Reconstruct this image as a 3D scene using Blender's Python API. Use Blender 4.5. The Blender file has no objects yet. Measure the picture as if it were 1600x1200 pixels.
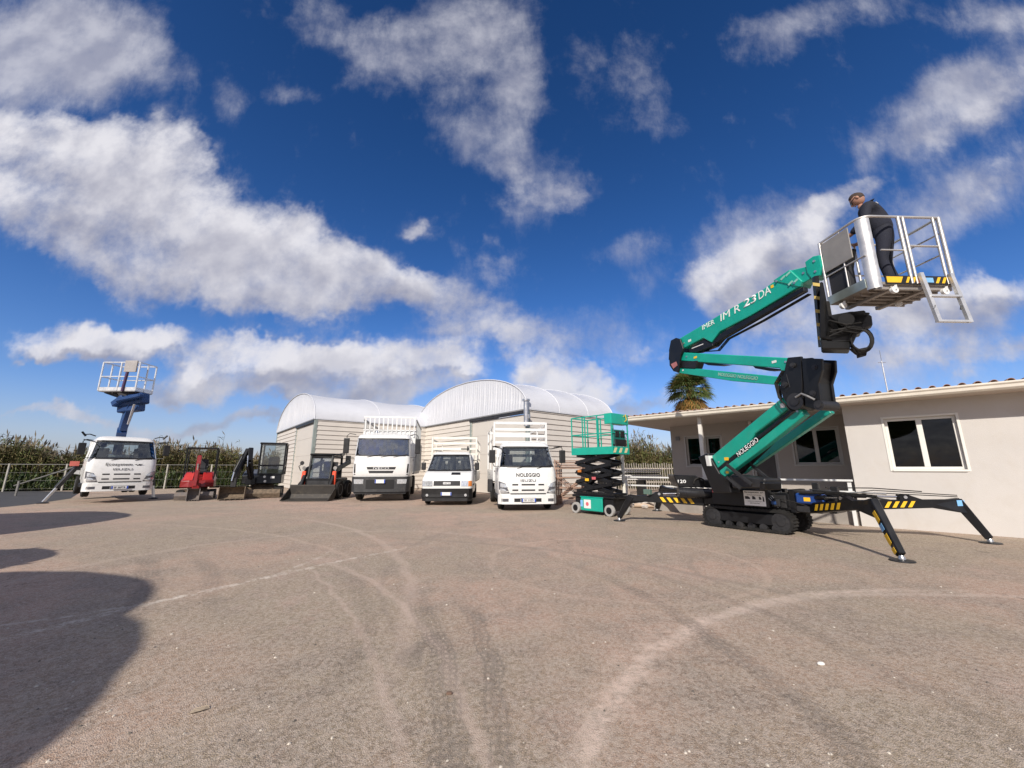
import bpy, bmesh, math, random
import numpy as np
from mathutils import Vector, Matrix
random.seed(7); RNG = np.random.default_rng(11)
R = math.radians
S = bpy.context.scene
COL = S.collection
# ---------------------------------------------------------------- camera, sky, sun, exposure
FPX = 620.0; TILT = R(12.02); EYE = 1.4
cd = bpy.data.cameras.new('camera'); cam = bpy.data.objects.new('camera', cd); COL.objects.link(cam)
cd.sensor_width = 36; cd.lens = 36 * FPX / 1600; cd.clip_end = 5000; cd.clip_start = .05
cam.location = (0, 0, EYE); cam.rotation_euler = (R(90) + TILT, 0, 0)
S.camera = cam
S.render.resolution_x = 1024; S.render.resolution_y = 768
S.view_settings.view_transform = 'Standard'; S.view_settings.look = 'None'
S.view_settings.exposure = 0.0; S.view_settings.gamma = 1.0
SUN_EL = R(35); SUN_H = Vector((-.27, -.963, 0)).normalized()
SUN = Vector((SUN_H.x * math.cos(SUN_EL), SUN_H.y * math.cos(SUN_EL), math.sin(SUN_EL)))
ld = bpy.data.lights.new('sun', 'SUN'); ld.energy = 4.8; ld.angle = R(.5); ld.color = (1, .93, .84)
lo = bpy.data.objects.new('sun', ld); COL.objects.link(lo); lo.location = (0, 0, 40)
lo.rotation_euler = SUN.to_track_quat('Z', 'Y').to_euler()

def W(u, v, D):
    """point seen at photo position u, v at depth D along the view axis, as metres in the place"""
    r = (u - 800) / FPX; p = (600 - v) / FPX; s, c = math.sin(TILT), math.cos(TILT)
    return Vector((r * D, D * (c - s * p), EYE + D * (s + c * p)))
def G(u, v, z=0.0):
    p = (600 - v) / FPX; D = (z - EYE) / (math.sin(TILT) + math.cos(TILT) * p)
    return W(u, v, D)

class NT:
    """small node tree builder"""
    def __init__(s, tree): s.t = tree; s.n = tree.nodes; s.l = tree.links
    def new(s, typ, **k):
        nd = s.n.new(typ)
        for a, b in k.items():
            if a != 'ins': setattr(nd, a, b)
        for a, b in k.get('ins', {}).items():
            if isinstance(b, bpy.types.NodeSocket): s.l.new(b, nd.inputs[a])
            else: nd.inputs[a].default_value = b
        return nd
    def math(s, op, a, b=0.0, c=None, clamp=False):
        i = {0: a, 1: b}
        if c is not None: i[2] = c
        return s.new('ShaderNodeMath', operation=op, use_clamp=clamp, ins=i).outputs[0]
    def vm(s, op, a, b=(0, 0, 0), out=0):
        return s.new('ShaderNodeVectorMath', operation=op, ins={0: a, 1: b}).outputs[out]
    def rng(s, x, a, b, c=0.0, d=1.0, smooth=True):
        return s.new('ShaderNodeMapRange', interpolation_type='SMOOTHSTEP' if smooth else 'LINEAR',
                     ins={'Value': x, 'From Min': a, 'From Max': b, 'To Min': c, 'To Max': d}).outputs[0]
    def mix(s, f, a, b, typ='MIX'):
        nd = s.n.new('ShaderNodeMix'); nd.data_type = 'RGBA'; nd.blend_type = typ
        for i, x in ((0, f), (6, a), (7, b)):
            if isinstance(x, bpy.types.NodeSocket): s.l.new(x, nd.inputs[i])
            else: nd.inputs[i].default_value = x if i == 0 else ((*x, 1) if len(x) == 3 else x)
        return nd.outputs[2]
    def noise(s, vec, scale, detail=4, rough=.55, dist=0.0, col=False):
        nd = s.new('ShaderNodeTexNoise', ins={'Vector': vec, 'Scale': scale, 'Detail': detail, 'Roughness': rough, 'Distortion': dist})
        return nd.outputs['Color' if col else 'Fac']

# sky: Nishita air plus a cloud field laid out over the sky directions
S.world = bpy.data.worlds.new('World'); S.world.use_nodes = True
w = NT(S.world.node_tree); w.n.clear()
sky = w.new('ShaderNodeTexSky', sky_type='NISHITA', sun_disc=False, sun_elevation=SUN_EL, sun_rotation=math.atan2(SUN_H.x, SUN_H.y) % (2 * math.pi),
            air_density=1.0, dust_density=.6, ozone_density=3.0, altitude=0)
tc = w.new('ShaderNodeTexCoord').outputs['Generated']
sep = w.new('ShaderNodeSeparateXYZ', ins={0: tc})
X, Y, Z = sep.outputs
yy = w.math('MAXIMUM', Y, .08)
gx = w.math('DIVIDE', X, yy); gz = w.math('DIVIDE', Z, yy)
uv = w.new('ShaderNodeCombineXYZ', ins={0: gx, 1: gz, 2: 0.0}).outputs[0]
zz = w.math('ADD', w.math('MAXIMUM', Z, 0.0), .22)
px_ = w.new('ShaderNodeCombineXYZ', ins={0: w.math('DIVIDE', X, zz), 1: w.math('DIVIDE', Y, zz), 2: 0.0}).outputs[0]
warp = w.vm('SCALE', w.vm('SUBTRACT', w.noise(uv, 3.2, 5, .6, col=True), (.5, .5, .5))); warp.node.inputs['Scale'].default_value = .3
uvw = w.vm('ADD', uv, warp)
def skyuv(px, py):
    p = W(px, py, 1.0) - Vector((0, 0, EYE)); return p.x / p.y, p.z / p.y
BL = [  # heavy clouds: photo place, radii, tilt, weight
 (150,240,200,80,-14,.8),(60,210,150,70,-8,.6),(230,240,130,70,-25,.75),(60,320,210,60,-14,.8),(310,340,210,85,-24,.95),(450,400,170,75,-25,1),(560,420,90,45,-24,.8),(330,430,210,60,-10,.9),(420,470,150,40,-4,.85),
 (120,390,120,45,-20,.6),(620,455,70,36,-10,.6),(690,470,90,50,-25,.56),(770,410,60,36,-20,.54),(800,490,90,44,-20,.58),(850,540,120,38,-8,.66),(720,530,90,24,0,.52),
 (150,525,110,32,0,.95),(215,530,90,28,-5,.8),(80,540,50,14,0,.6),(330,565,90,26,8,.85),(430,560,110,34,-4,.9),(300,592,110,20,0,.75),(540,562,110,34,-4,.9),(650,577,80,30,0,.9),(700,575,46,26,0,.95),(480,605,150,24,0,.8),(600,612,130,24,0,.75),
 (860,592,76,24,0,.95),(930,602,66,24,0,.9),(985,625,40,12,0,.7),(200,655,190,16,0,.55),(60,655,80,10,0,.5),(420,652,120,16,0,.6),
 (800,310,60,40,60,.5),(870,300,60,38,20,.6),(650,362,24,22,0,.6),(790,250,40,60,60,.45),
 (1120,410,90,46,25,.68),(1200,400,120,55,22,.8),(1290,350,90,50,25,.72),(1180,460,120,45,10,.75),(1250,500,110,45,0,.75),(1320,450,110,60,0,.7),(1360,300,60,26,20,.5),
 (1530,180,150,40,28,.6),(1600,110,90,36,25,.55),(1560,275,120,34,25,.58),(1420,400,110,30,8,.5),(1560,450,120,40,10,.8),(1460,510,170,45,0,.75),(1560,560,130,30,0,.75),(1420,570,90,20,0,.6),(1050,625,40,12,0,.5),(1240,560,120,26,0,.55),(1010,570,50,12,0,.4)]
TH = [  # thin veils high up
 (740,40,130,90,60,.62),(810,140,50,120,-8,.7),(590,80,70,90,10,.5),(490,30,60,60,0,.5),(960,110,80,100,10,.42),(360,160,30,50,20,.45),(440,150,60,22,0,.35),(130,60,150,110,-40,.9),(40,90,180,150,0,.9),(250,100,60,50,-30,.5),(1220,60,100,50,20,.42),(1300,20,170,40,10,.45),(1560,30,120,50,0,.6),(680,60,170,70,0,.42),(720,170,80,90,0,.36),(1520,140,220,60,30,.65),(1180,380,180,70,25,.6),
 (770,230,60,80,50,.5),(850,300,80,60,30,.5),(1040,190,60,36,0,.3),(1450,340,140,60,20,.6),(1000,380,60,30,20,.4),(900,540,120,60,0,.5),(1500,170,200,70,30,.6),(1550,280,140,60,25,.5),(1350,560,250,60,0,.6)]
def field(lst, src):
    acc = None
    for (a, b, rx, ry, ang, wt) in lst:
        u0, v0 = skyuv(a, b); k = 1.08
        mp = w.new('ShaderNodeMapping', vector_type='TEXTURE', ins={0: src, 'Location': (u0, v0, 0), 'Rotation': (0, 0, R(ang)), 'Scale': (rx / FPX * k * 1.25, ry / FPX * k * 1.25, 1)}).outputs[0]
        d = w.vm('LENGTH', mp, out=1)
        m = w.math('MULTIPLY', w.rng(d, 1.25, .15), wt)
        acc = m if acc is None else w.math('SUBTRACT', w.math('ADD', acc, m), w.math('MULTIPLY', acc, m))
    return acc
MAIN = [b_ for b_ in BL if b_[5] >= .8]; REST = [b_ for b_ in BL if b_[5] < .8]
main = field(MAIN, uvw); rest = field(REST, uvw); thin = field(TH, uv)
high = field(MAIN, w.vm('ADD', uvw, (-.02, .05, 0)))          # the main banks a little nearer the light: tells lit tops from undersides
heavy = w.math('SUBTRACT', w.math('ADD', main, rest), w.math('MULTIPLY', main, rest))
back = w.rng(Y, .12, 0.0)                                   # the half of the sky behind the photographer: unseen cloud, thickened to whiten the fill light
heavy = w.math('MAXIMUM', w.math('MULTIPLY', heavy, w.rng(Y, 0.0, .12)), w.math('MULTIPLY', back, .72))
shift = w.new('ShaderNodeCombineXYZ', ins={0: w.math('ADD', gx, -.02), 1: w.math('ADD', gz, .055), 2: 0.0}).outputs[0]
def fbm(src): return w.noise(src, 5.5, 12, .64, .1)
n1 = fbm(uv); s1 = w.noise(uv, 5.0, 4, .5, .1); n2 = w.noise(shift, 5.0, 4, .5, .1)
nb = w.noise(px_, 2.4, 11, .66, .2)
dens = w.rng(w.math('ADD', heavy, w.math('MULTIPLY', w.math('SUBTRACT', w.math('ADD', w.math('MULTIPLY', n1, .6), w.math('MULTIPLY', nb, .4)), .5), 1.5)), .33, .98)
stk = w.new('ShaderNodeMapping', ins={0: uv, 'Rotation': (0, 0, R(28)), 'Scale': (5, 2.6, 1)}).outputs[0]
nt = w.noise(stk, 1.6, 10, .66, .25)
veil = w.math('MULTIPLY', w.rng(w.math('ADD', w.math('MAXIMUM', w.math('MULTIPLY', thin, .95), w.math('MULTIPLY', heavy, .6)), w.math('MULTIPLY', w.math('SUBTRACT', w.math('ADD', w.math('MULTIPLY', nt, .5), w.math('MULTIPLY', n1, .5)), .5), 2.0)), .08, .98), .72)
dens = w.math('MULTIPLY', dens, w.rng(n1, .25, .6, .68, .98))
dens = w.math('SUBTRACT', w.math('ADD', dens, veil), w.math('MULTIPLY', dens, veil))
rel = w.rng(w.math('ADD', w.math('SUBTRACT', s1, n2), w.math('MULTIPLY', w.math('SUBTRACT', n1, .5), .5)), -.17, .2)
core = w.rng(heavy, .45, 1.0)
lit = w.math('ADD', w.math('MULTIPLY', rel, .55), w.math('MULTIPLY', w.rng(w.math('SUBTRACT', main, high), -.2, .24), .62), clamp=True)
# undersides of the low bank are greyer towards the horizon
ccol = w.mix(lit, (3.3, 3.4, 4.4), (8.0, 7.9, 8.4))
nsky = w.new('ShaderNodeHueSaturation', ins={'Hue': .5, 'Saturation': 1.3, 'Value': 1.0, 'Color': sky.outputs[0]}).outputs[0]
nsky = w.vm('MULTIPLY', nsky, (.95, .88, 1.12))
deep = w.rng(Z, .05, .85, 1.28, .74, smooth=False)
nsky = w.vm('SCALE', nsky); nsky.node.inputs['Scale'].default_value = 1; w.l.new(deep, nsky.node.inputs['Scale'])
fin = w.mix(dens, nsky, ccol)
hz = w.rng(gz, .26, 0.0)
fin = w.mix(w.math('MULTIPLY', hz, .45), fin, (3.3, 3.9, 5.2))
bg = w.new('ShaderNodeBackground', ins={0: fin, 1: .1})
w.l.new(bg.outputs[0], w.new('ShaderNodeOutputWorld').inputs[0])
S.world.cycles.sampling_method = 'MANUAL'; S.world.cycles.sample_map_resolution = 512

# ---------------------------------------------------------------- materials
MT = {}
def mat(name, col, rough=.5, metal=0.0, var=.12, vscale=3.0, bump=0.0, bscale=40.0, coat=0.0, dirt=0.0, dirtcol=(.16, .12, .09), spec=.5):
    if name in MT: return MT[name]
    m = bpy.data.materials.new(name); m.use_nodes = True; t = NT(m.node_tree)
    b = t.n['Principled BSDF']
    tc = t.new('ShaderNodeTexCoord').outputs['Object']
    n = t.noise(tc, vscale, 6, .6)
    c = t.mix(t.rng(n, .3, .7), tuple(x * (1 - var) for x in col), tuple(min(1, x * (1 + var)) for x in col))
    if dirt:
        d = t.math('MULTIPLY', t.rng(t.noise(tc, vscale * 2.3, 8, .7, .5), .48, .72), dirt)
        c = t.mix(d, c, dirtcol)
    t.l.new(c, b.inputs['Base Color'])
    t.l.new(t.rng(n, .2, .8, max(0.02, rough - .07), min(1, rough + .07)), b.inputs['Roughness'])
    b.inputs['Metallic'].default_value = metal; b.inputs['Coat Weight'].default_value = coat
    b.inputs['Specular IOR Level'].default_value = spec
    if bump:
        bp = t.new('ShaderNodeBump', ins={'Strength': bump, 'Distance': .02, 'Height': t.noise(tc, bscale, 5, .6)})
        t.l.new(bp.outputs[0], b.inputs['Normal'])
    MT[name] = m; return m
def glassmat(name, tint, refl=1.0):
    m = bpy.data.materials.new(name); m.use_nodes = True; t = NT(m.node_tree); t.n.clear()
    fr = t.new('ShaderNodeFresnel', ins={0: 1.5}).outputs[0]
    tr = t.new('ShaderNodeBsdfTransparent', ins={0: (*tint, 1)}); gl = t.new('ShaderNodeBsdfGlossy', ins={0: (1, 1, 1, 1), 'Roughness': .02})
    f = t.math('MULTIPLY_ADD', fr, 1.0 * refl, .03, clamp=True)
    mx = t.new('ShaderNodeMixShader', ins={0: f, 1: tr.outputs[0], 2: gl.outputs[0]})
    t.l.new(mx.outputs[0], t.new('ShaderNodeOutputMaterial').inputs[0]); MT[name] = m; return m
WHITE = mat('white_paint', (.74, .74, .72), .32, var=.03, coat=.3, dirt=.16, dirtcol=(.42, .38, .32))
CREAM = mat('cream_white_paint', (.74, .72, .64), .45, var=.04, dirt=.3, dirtcol=(.4, .33, .25))
BLACK = mat('black_plastic', (.012, .012, .013), .5, var=.3, dirt=.2, dirtcol=(.05, .045, .04))
BLKP = mat('black_paint', (.007, .0075, .009), .38, var=.25, coat=.12, dirt=.15, dirtcol=(.03, .028, .025), spec=.35)
RUB = mat('tyre_rubber', (.016, .0155, .015), .8, var=.3, dirt=.35, dirtcol=(.08, .07, .06), spec=.3)
STEEL = mat('galvanised_steel', (.55, .55, .55), .34, .85, var=.14, vscale=8, bump=.1)
ALU = mat('brushed_aluminium', (.68, .68, .67), .42, .65, var=.08, vscale=6)
CHROME = mat('chrome_rod', (.8, .8, .8), .12, 1.0, var=.02)
GREY = mat('grey_paint', (.22, .22, .22), .5)
DGREY = mat('dark_grey_metal', (.028, .028, .03), .5, .2, var=.3, dirt=.25, dirtcol=(.08, .07, .06))
TEAL = mat('teal_green_paint', (.006, .36, .26), .36, var=.07, coat=.25, dirt=.12, dirtcol=(.1, .16, .13))
RED = mat('red_paint', (.24, .012, .012), .38, var=.1, coat=.2, dirt=.25)
ORANGE = mat('orange_red_paint', (.75, .075, .025), .38, var=.08, coat=.2, dirt=.1)
BLUE = mat('blue_paint', (.01, .045, .15), .4, var=.12, dirt=.1)
YEL = mat('yellow_sticker', (.85, .50, .02), .5, var=.05)
LBLUE = mat('light_blue_sticker', (.2, .45, .75), .5)
MUD = mat('muddy_steel', (.16, .12, .082), .85, var=.35, vscale=9, bump=.5)
RUST = mat('rusty_brown_steel', (.25, .14, .10), .8, .1, var=.3, vscale=9)
HGLASS = glassmat('house_glass', (.22, .23, .24), .12); GLASS = glassmat('window_glass', (.7, .74, .74), 1.5); BGLASS = glassmat('reflecting_glass', (.5, .52, .5), 5.0); DGLASS = glassmat('dark_glass', (.12, .13, .14), 1.1)
LAMP = mat('headlight_lens', (.62, .64, .66), .12, .5, var=.2, vscale=20)
AMBER = mat('amber_lens', (.6, .2, .04), .2)
CLOTH = mat('navy_cloth', (.012, .014, .026), .85, var=.3, bump=.3)
SEAT = mat('seat_fabric', (.035, .035, .04), .85, var=.3)
PLATE = mat('plate_white', (.72, .72, .70), .4, var=.02)
PBLUE = mat('plate_blue', (.02, .07, .4), .4)
INK = mat('black_lettering', (.02, .02, .025), .5)
WINK = mat('white_lettering', (.82, .82, .80), .5, var=.02)

# ---------------------------------------------------------------- mesh helpers
UP = Vector((0, 0, 1))
def rotm(rx=0, ry=0, rz=0): return Matrix.Rotation(rz, 4, 'Z') @ Matrix.Rotation(ry, 4, 'Y') @ Matrix.Rotation(rx, 4, 'X')
class MB:
    def __init__(s): s.v = []; s.f = []; s.m = []; s.s = []
    def add(s, vs, fs, mi=0, smooth=False, M=None):
        o = len(s.v)
        s.v += [(M @ Vector(p)) if M is not None else Vector(p) for p in vs]
        for f in fs: s.f.append([o + i for i in f]); s.m.append(mi); s.s.append(smooth)
        return s
    def box(s, x0, x1, y0, y1, z0, z1, mi=0, M=None):
        v = [(x0,y0,z0),(x1,y0,z0),(x1,y1,z0),(x0,y1,z0),(x0,y0,z1),(x1,y0,z1),(x1,y1,z1),(x0,y1,z1)]
        return s.add(v, [(0,3,2,1),(4,5,6,7),(0,1,5,4),(1,2,6,5),(2,3,7,6),(3,0,4,7)], mi, M=M)
    def bar(s, p, q, w, h, mi=0, up=UP, w2=None, h2=None):
        p = Vector(p); q = Vector(q); d = (q - p).normalized()
        a = d.cross(up)
        if a.length < 1e-3: a = d.cross(Vector((0, 1, 0)))
        a.normalize(); b = a.cross(d); w2 = w if w2 is None else w2; h2 = h if h2 is None else h2
        v = []
        for c, ww, hh in ((p, w, h), (q, w2, h2)):
            for i, j in ((-1,-1),(1,-1),(1,1),(-1,1)): v.append(c + a * i * ww / 2 + b * j * hh / 2)
        return s.add(v, [(0,3,2,1),(4,5,6,7),(0,1,5,4),(1,2,6,5),(2,3,7,6),(3,0,4,7)], mi)
    def tube(s, pts, r, n=8, mi=0, r2=None, closed=False):
        pts = [Vector(p) for p in pts]; k = len(pts); r2 = r if r2 is None else r2
        prev = None; vs = []
        for i, p in enumerate(pts):
            if closed: t = (pts[(i + 1) % k] - pts[i - 1])
            else: t = (pts[min(i + 1, k - 1)] - pts[max(i - 1, 0)])
            t.normalize()
            if prev is None:
                a = t.cross(UP)
                if a.length < .05: a = t.cross(Vector((1, 0, 0)))
            else: a = prev - t * prev.dot(t)
            a.normalize(); prev = a; b = t.cross(a); rr = r + (r2 - r) * i / max(1, k - 1)
            for j in range(n):
                an = 2 * math.pi * j / n; vs.append(p + a * math.cos(an) * rr + b * math.sin(an) * rr)
        fs = []
        for i in range(k if closed else k - 1):
            for j in range(n):
                i2 = (i + 1) % k; fs.append((i*n+j, i*n+(j+1)%n, i2*n+(j+1)%n, i2*n+j))
        if not closed: fs += [tuple(range(n))[::-1], tuple((k-1)*n + j for j in range(n))]
        return s.add(vs, fs, mi, n > 6)
    def lathe(s, prof, n=20, mi=0, M=None, smooth=True):
        vs = []; k = len(prof)
        for r, z in prof:
            for j in range(n):
                a = 2 * math.pi * j / n; vs.append((r * math.cos(a), r * math.sin(a), z))
        fs = [(i*n+j, i*n+(j+1)%n, (i+1)*n+(j+1)%n, (i+1)*n+j) for i in range(k - 1) for j in range(n)]
        fs += [tuple(range(n))[::-1], tuple((k-1)*n + j for j in range(n))]
        return s.add(vs, fs, mi, smooth, M)
    def cyl(s, p, q, r, n=16, mi=0):
        return s.tube([p, q], r, n, mi)
    def prism(s, poly, vec, mi=0):
        poly = [Vector(p) for p in poly]; vec = Vector(vec); k = len(poly)
        return s.add(poly + [p + vec for p in poly], [tuple(range(k))[::-1], tuple(range(k, 2*k))] + [(i, (i+1)%k, k+(i+1)%k, k+i) for i in range(k)], mi)
    def loft(s, rings, mi=0, smooth=True, cap=True, M=None):
        k = len(rings[0]); vs = [p for r in rings for p in r]
        fs = [(i*k+j, i*k+(j+1)%k, (i+1)*k+(j+1)%k, (i+1)*k+j) for i in range(len(rings)-1) for j in range(k)]
        if cap: fs += [tuple(range(k))[::-1], tuple((len(rings)-1)*k + j for j in range(k))]
        return s.add(vs, fs, mi, smooth, M)
    def build(s, name, mats, parent=None, bevel=0, label=None, M=None, seg=1):
        me = bpy.data.meshes.new(name)
        if M is not None: s.v = [M @ p for p in s.v]
        me.from_pydata([tuple(p) for p in s.v], [], s.f)
        if not isinstance(mats, (list, tuple)): mats = [mats]
        for m in mats: me.materials.append(m)
        me.polygons.foreach_set('material_index', s.m); me.polygons.foreach_set('use_smooth', s.s)
        bm = bmesh.new(); bm.from_mesh(me)
        bmesh.ops.recalc_face_normals(bm, faces=bm.faces)
        if bevel:
            es = [e for e in bm.edges if len(e.link_faces) == 2 and e.calc_face_angle(0) > R(35) and not (e.link_faces[0].smooth and e.link_faces[1].smooth)]
            try: bmesh.ops.bevel(bm, geom=es, offset=bevel, segments=seg, affect='EDGES', clamp_overlap=True, profile=.6)
            except Exception as ex: print('bevel', name, ex)
        bm.to_mesh(me); bm.free()
        if any(s.s):
            bm = bmesh.new(); bm.from_mesh(me)
            for e in bm.edges:
                if len(e.link_faces) == 2 and e.calc_face_angle(0) > R(40): e.smooth = False
            bm.to_mesh(me); bm.free()
        o = bpy.data.objects.new(name, me); COL.objects.link(o)
        if parent: o.parent = parent
        if label: o['label'] = label
        return o
def thing(name, label, cat, loc=(0, 0, 0), rz=0.0, group=None):
    o = bpy.data.objects.new(name, None); COL.objects.link(o); o.empty_display_size = .3
    o.location = loc; o.rotation_euler = (0, 0, rz); o['label'] = label; o['category'] = cat
    if group: o['group'] = group
    return o
def tag(o, label, cat, group=None, kind=None):
    if label: o['label'] = label
    if cat: o['category'] = cat
    if group: o['group'] = group
    if kind: o['kind'] = kind
    return o
def inv(o):
    return (Matrix.Translation(o.location) @ o.rotation_euler.to_matrix().to_4x4() @ Matrix.Diagonal((*o.scale, 1))).inverted()
def text(name, s, M, mat_, parent, width, height=None, bold=0.0, ext=.004, shear=0.0):
    """lettering in the plane of M (x right, y up, z out), centred on its origin"""
    c = bpy.data.curves.new('t', 'FONT'); c.body = s; c.size = 1; c.extrude = 0; c.offset = bold; c.shear = shear
    c.align_x = 'CENTER'; c.resolution_u = 3
    o = bpy.data.objects.new('t', c); COL.objects.link(o)
    bpy.context.view_layer.update()
    me = bpy.data.meshes.new_from_object(o.evaluated_get(bpy.context.evaluated_depsgraph_get()))
    bpy.data.objects.remove(o); me.name = name
    co = np.empty(len(me.vertices) * 3, 'f'); me.vertices.foreach_get('co', co); co = co.reshape(-1, 3)
    lo_, hi = co.min(0), co.max(0); sx = width / (hi[0] - lo_[0]); sy = (height / (hi[1] - lo_[1])) if height else sx
    co = (co - (lo_ + hi) / 2) * (sx, sy, 1)
    me.vertices.foreach_set('co', co.astype('f').ravel()); me.transform(M)
    bm = bmesh.new(); bm.from_mesh(me)
    n = (M.to_3x3() @ Vector((0, 0, 1))).normalized()
    g = bmesh.ops.extrude_face_region(bm, geom=bm.faces[:])
    for e in g['geom']:
        if isinstance(e, bmesh.types.BMVert): e.co += n * ext
    bmesh.ops.recalc_face_normals(bm, faces=bm.faces); bm.to_mesh(me); bm.free()
    me.materials.clear(); me.materials.append(mat_)
    o = bpy.data.objects.new(name, me); COL.objects.link(o); o.parent = parent
    return o
def frame(o, x, y):
    """matrix with origin o, text direction x, up y"""
    x = Vector(x).normalized(); y = Vector(y); z = x.cross(y).normalized(); y = z.cross(x)
    m = Matrix((x, y, z)).transposed().to_4x4(); m.translation = Vector(o); return m
def stripes(mb, p, q, h, n, nrm, mi=0, lean=.5, duty=.5, t=.004):
    """n leaning sticker stripes between p and q on a face whose outward normal is nrm"""
    p = Vector(p); q = Vector(q); nrm = Vector(nrm).normalized(); d = (q - p); L = d.length; d.normalize()
    u = nrm.cross(d); u = u if u.z > 0 else -u; st = L / n
    for i in range(n):
        a = p + d * st * i; k = st * duty; s = lean * h
        mb.prism([a - u*h/2, a + d*k - u*h/2, a + d*(k+s) + u*h/2, a + d*s + u*h/2], nrm * t, mi)
def tread_wheel(root, x, y, r, wd, rimmat=None, name='wheel', z=None):
    z = r if z is None else z
    M = Matrix.Translation((x, y, z)) @ rotm(0, R(90), 0)
    mb = MB(); h = wd / 2
    mb.lathe([(r*.6,-h*.9),(r*.9,-h),(r*.98,-h*.8),(r,-h*.5),(r,-.012),(r*.97,-.008),(r*.97,.008),(r,.012),(r,h*.5),(r*.98,h*.8),(r*.9,h),(r*.6,h*.9)], 28, M=M)
    wh = mb.build(name, RUB, root)
    mb = MB()
    mb.lathe([(r*.12,-h*.55),(r*.3,-h*.6),(r*.34,-h*.35),(r*.5,-h*.3),(r*.56,-h*.93),(r*.61,-h*.96),(r*.61,h*.96),(r*.56,h*.93),(r*.5,h*.3),(r*.34,h*.35),(r*.3,h*.6),(r*.12,h*.55)], 24, M=M)
    for k in range(6):
        a = k * math.pi / 3
        for sg in (-1, 1): mb.lathe([(r*.03, 0), (r*.03, .03*sg)], 6, M=M @ Matrix.Translation((r*.22*math.cos(a), r*.22*math.sin(a), h*.57*sg)))
    mb.build('rim', rimmat or GREY, wh)
    return wh
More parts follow.
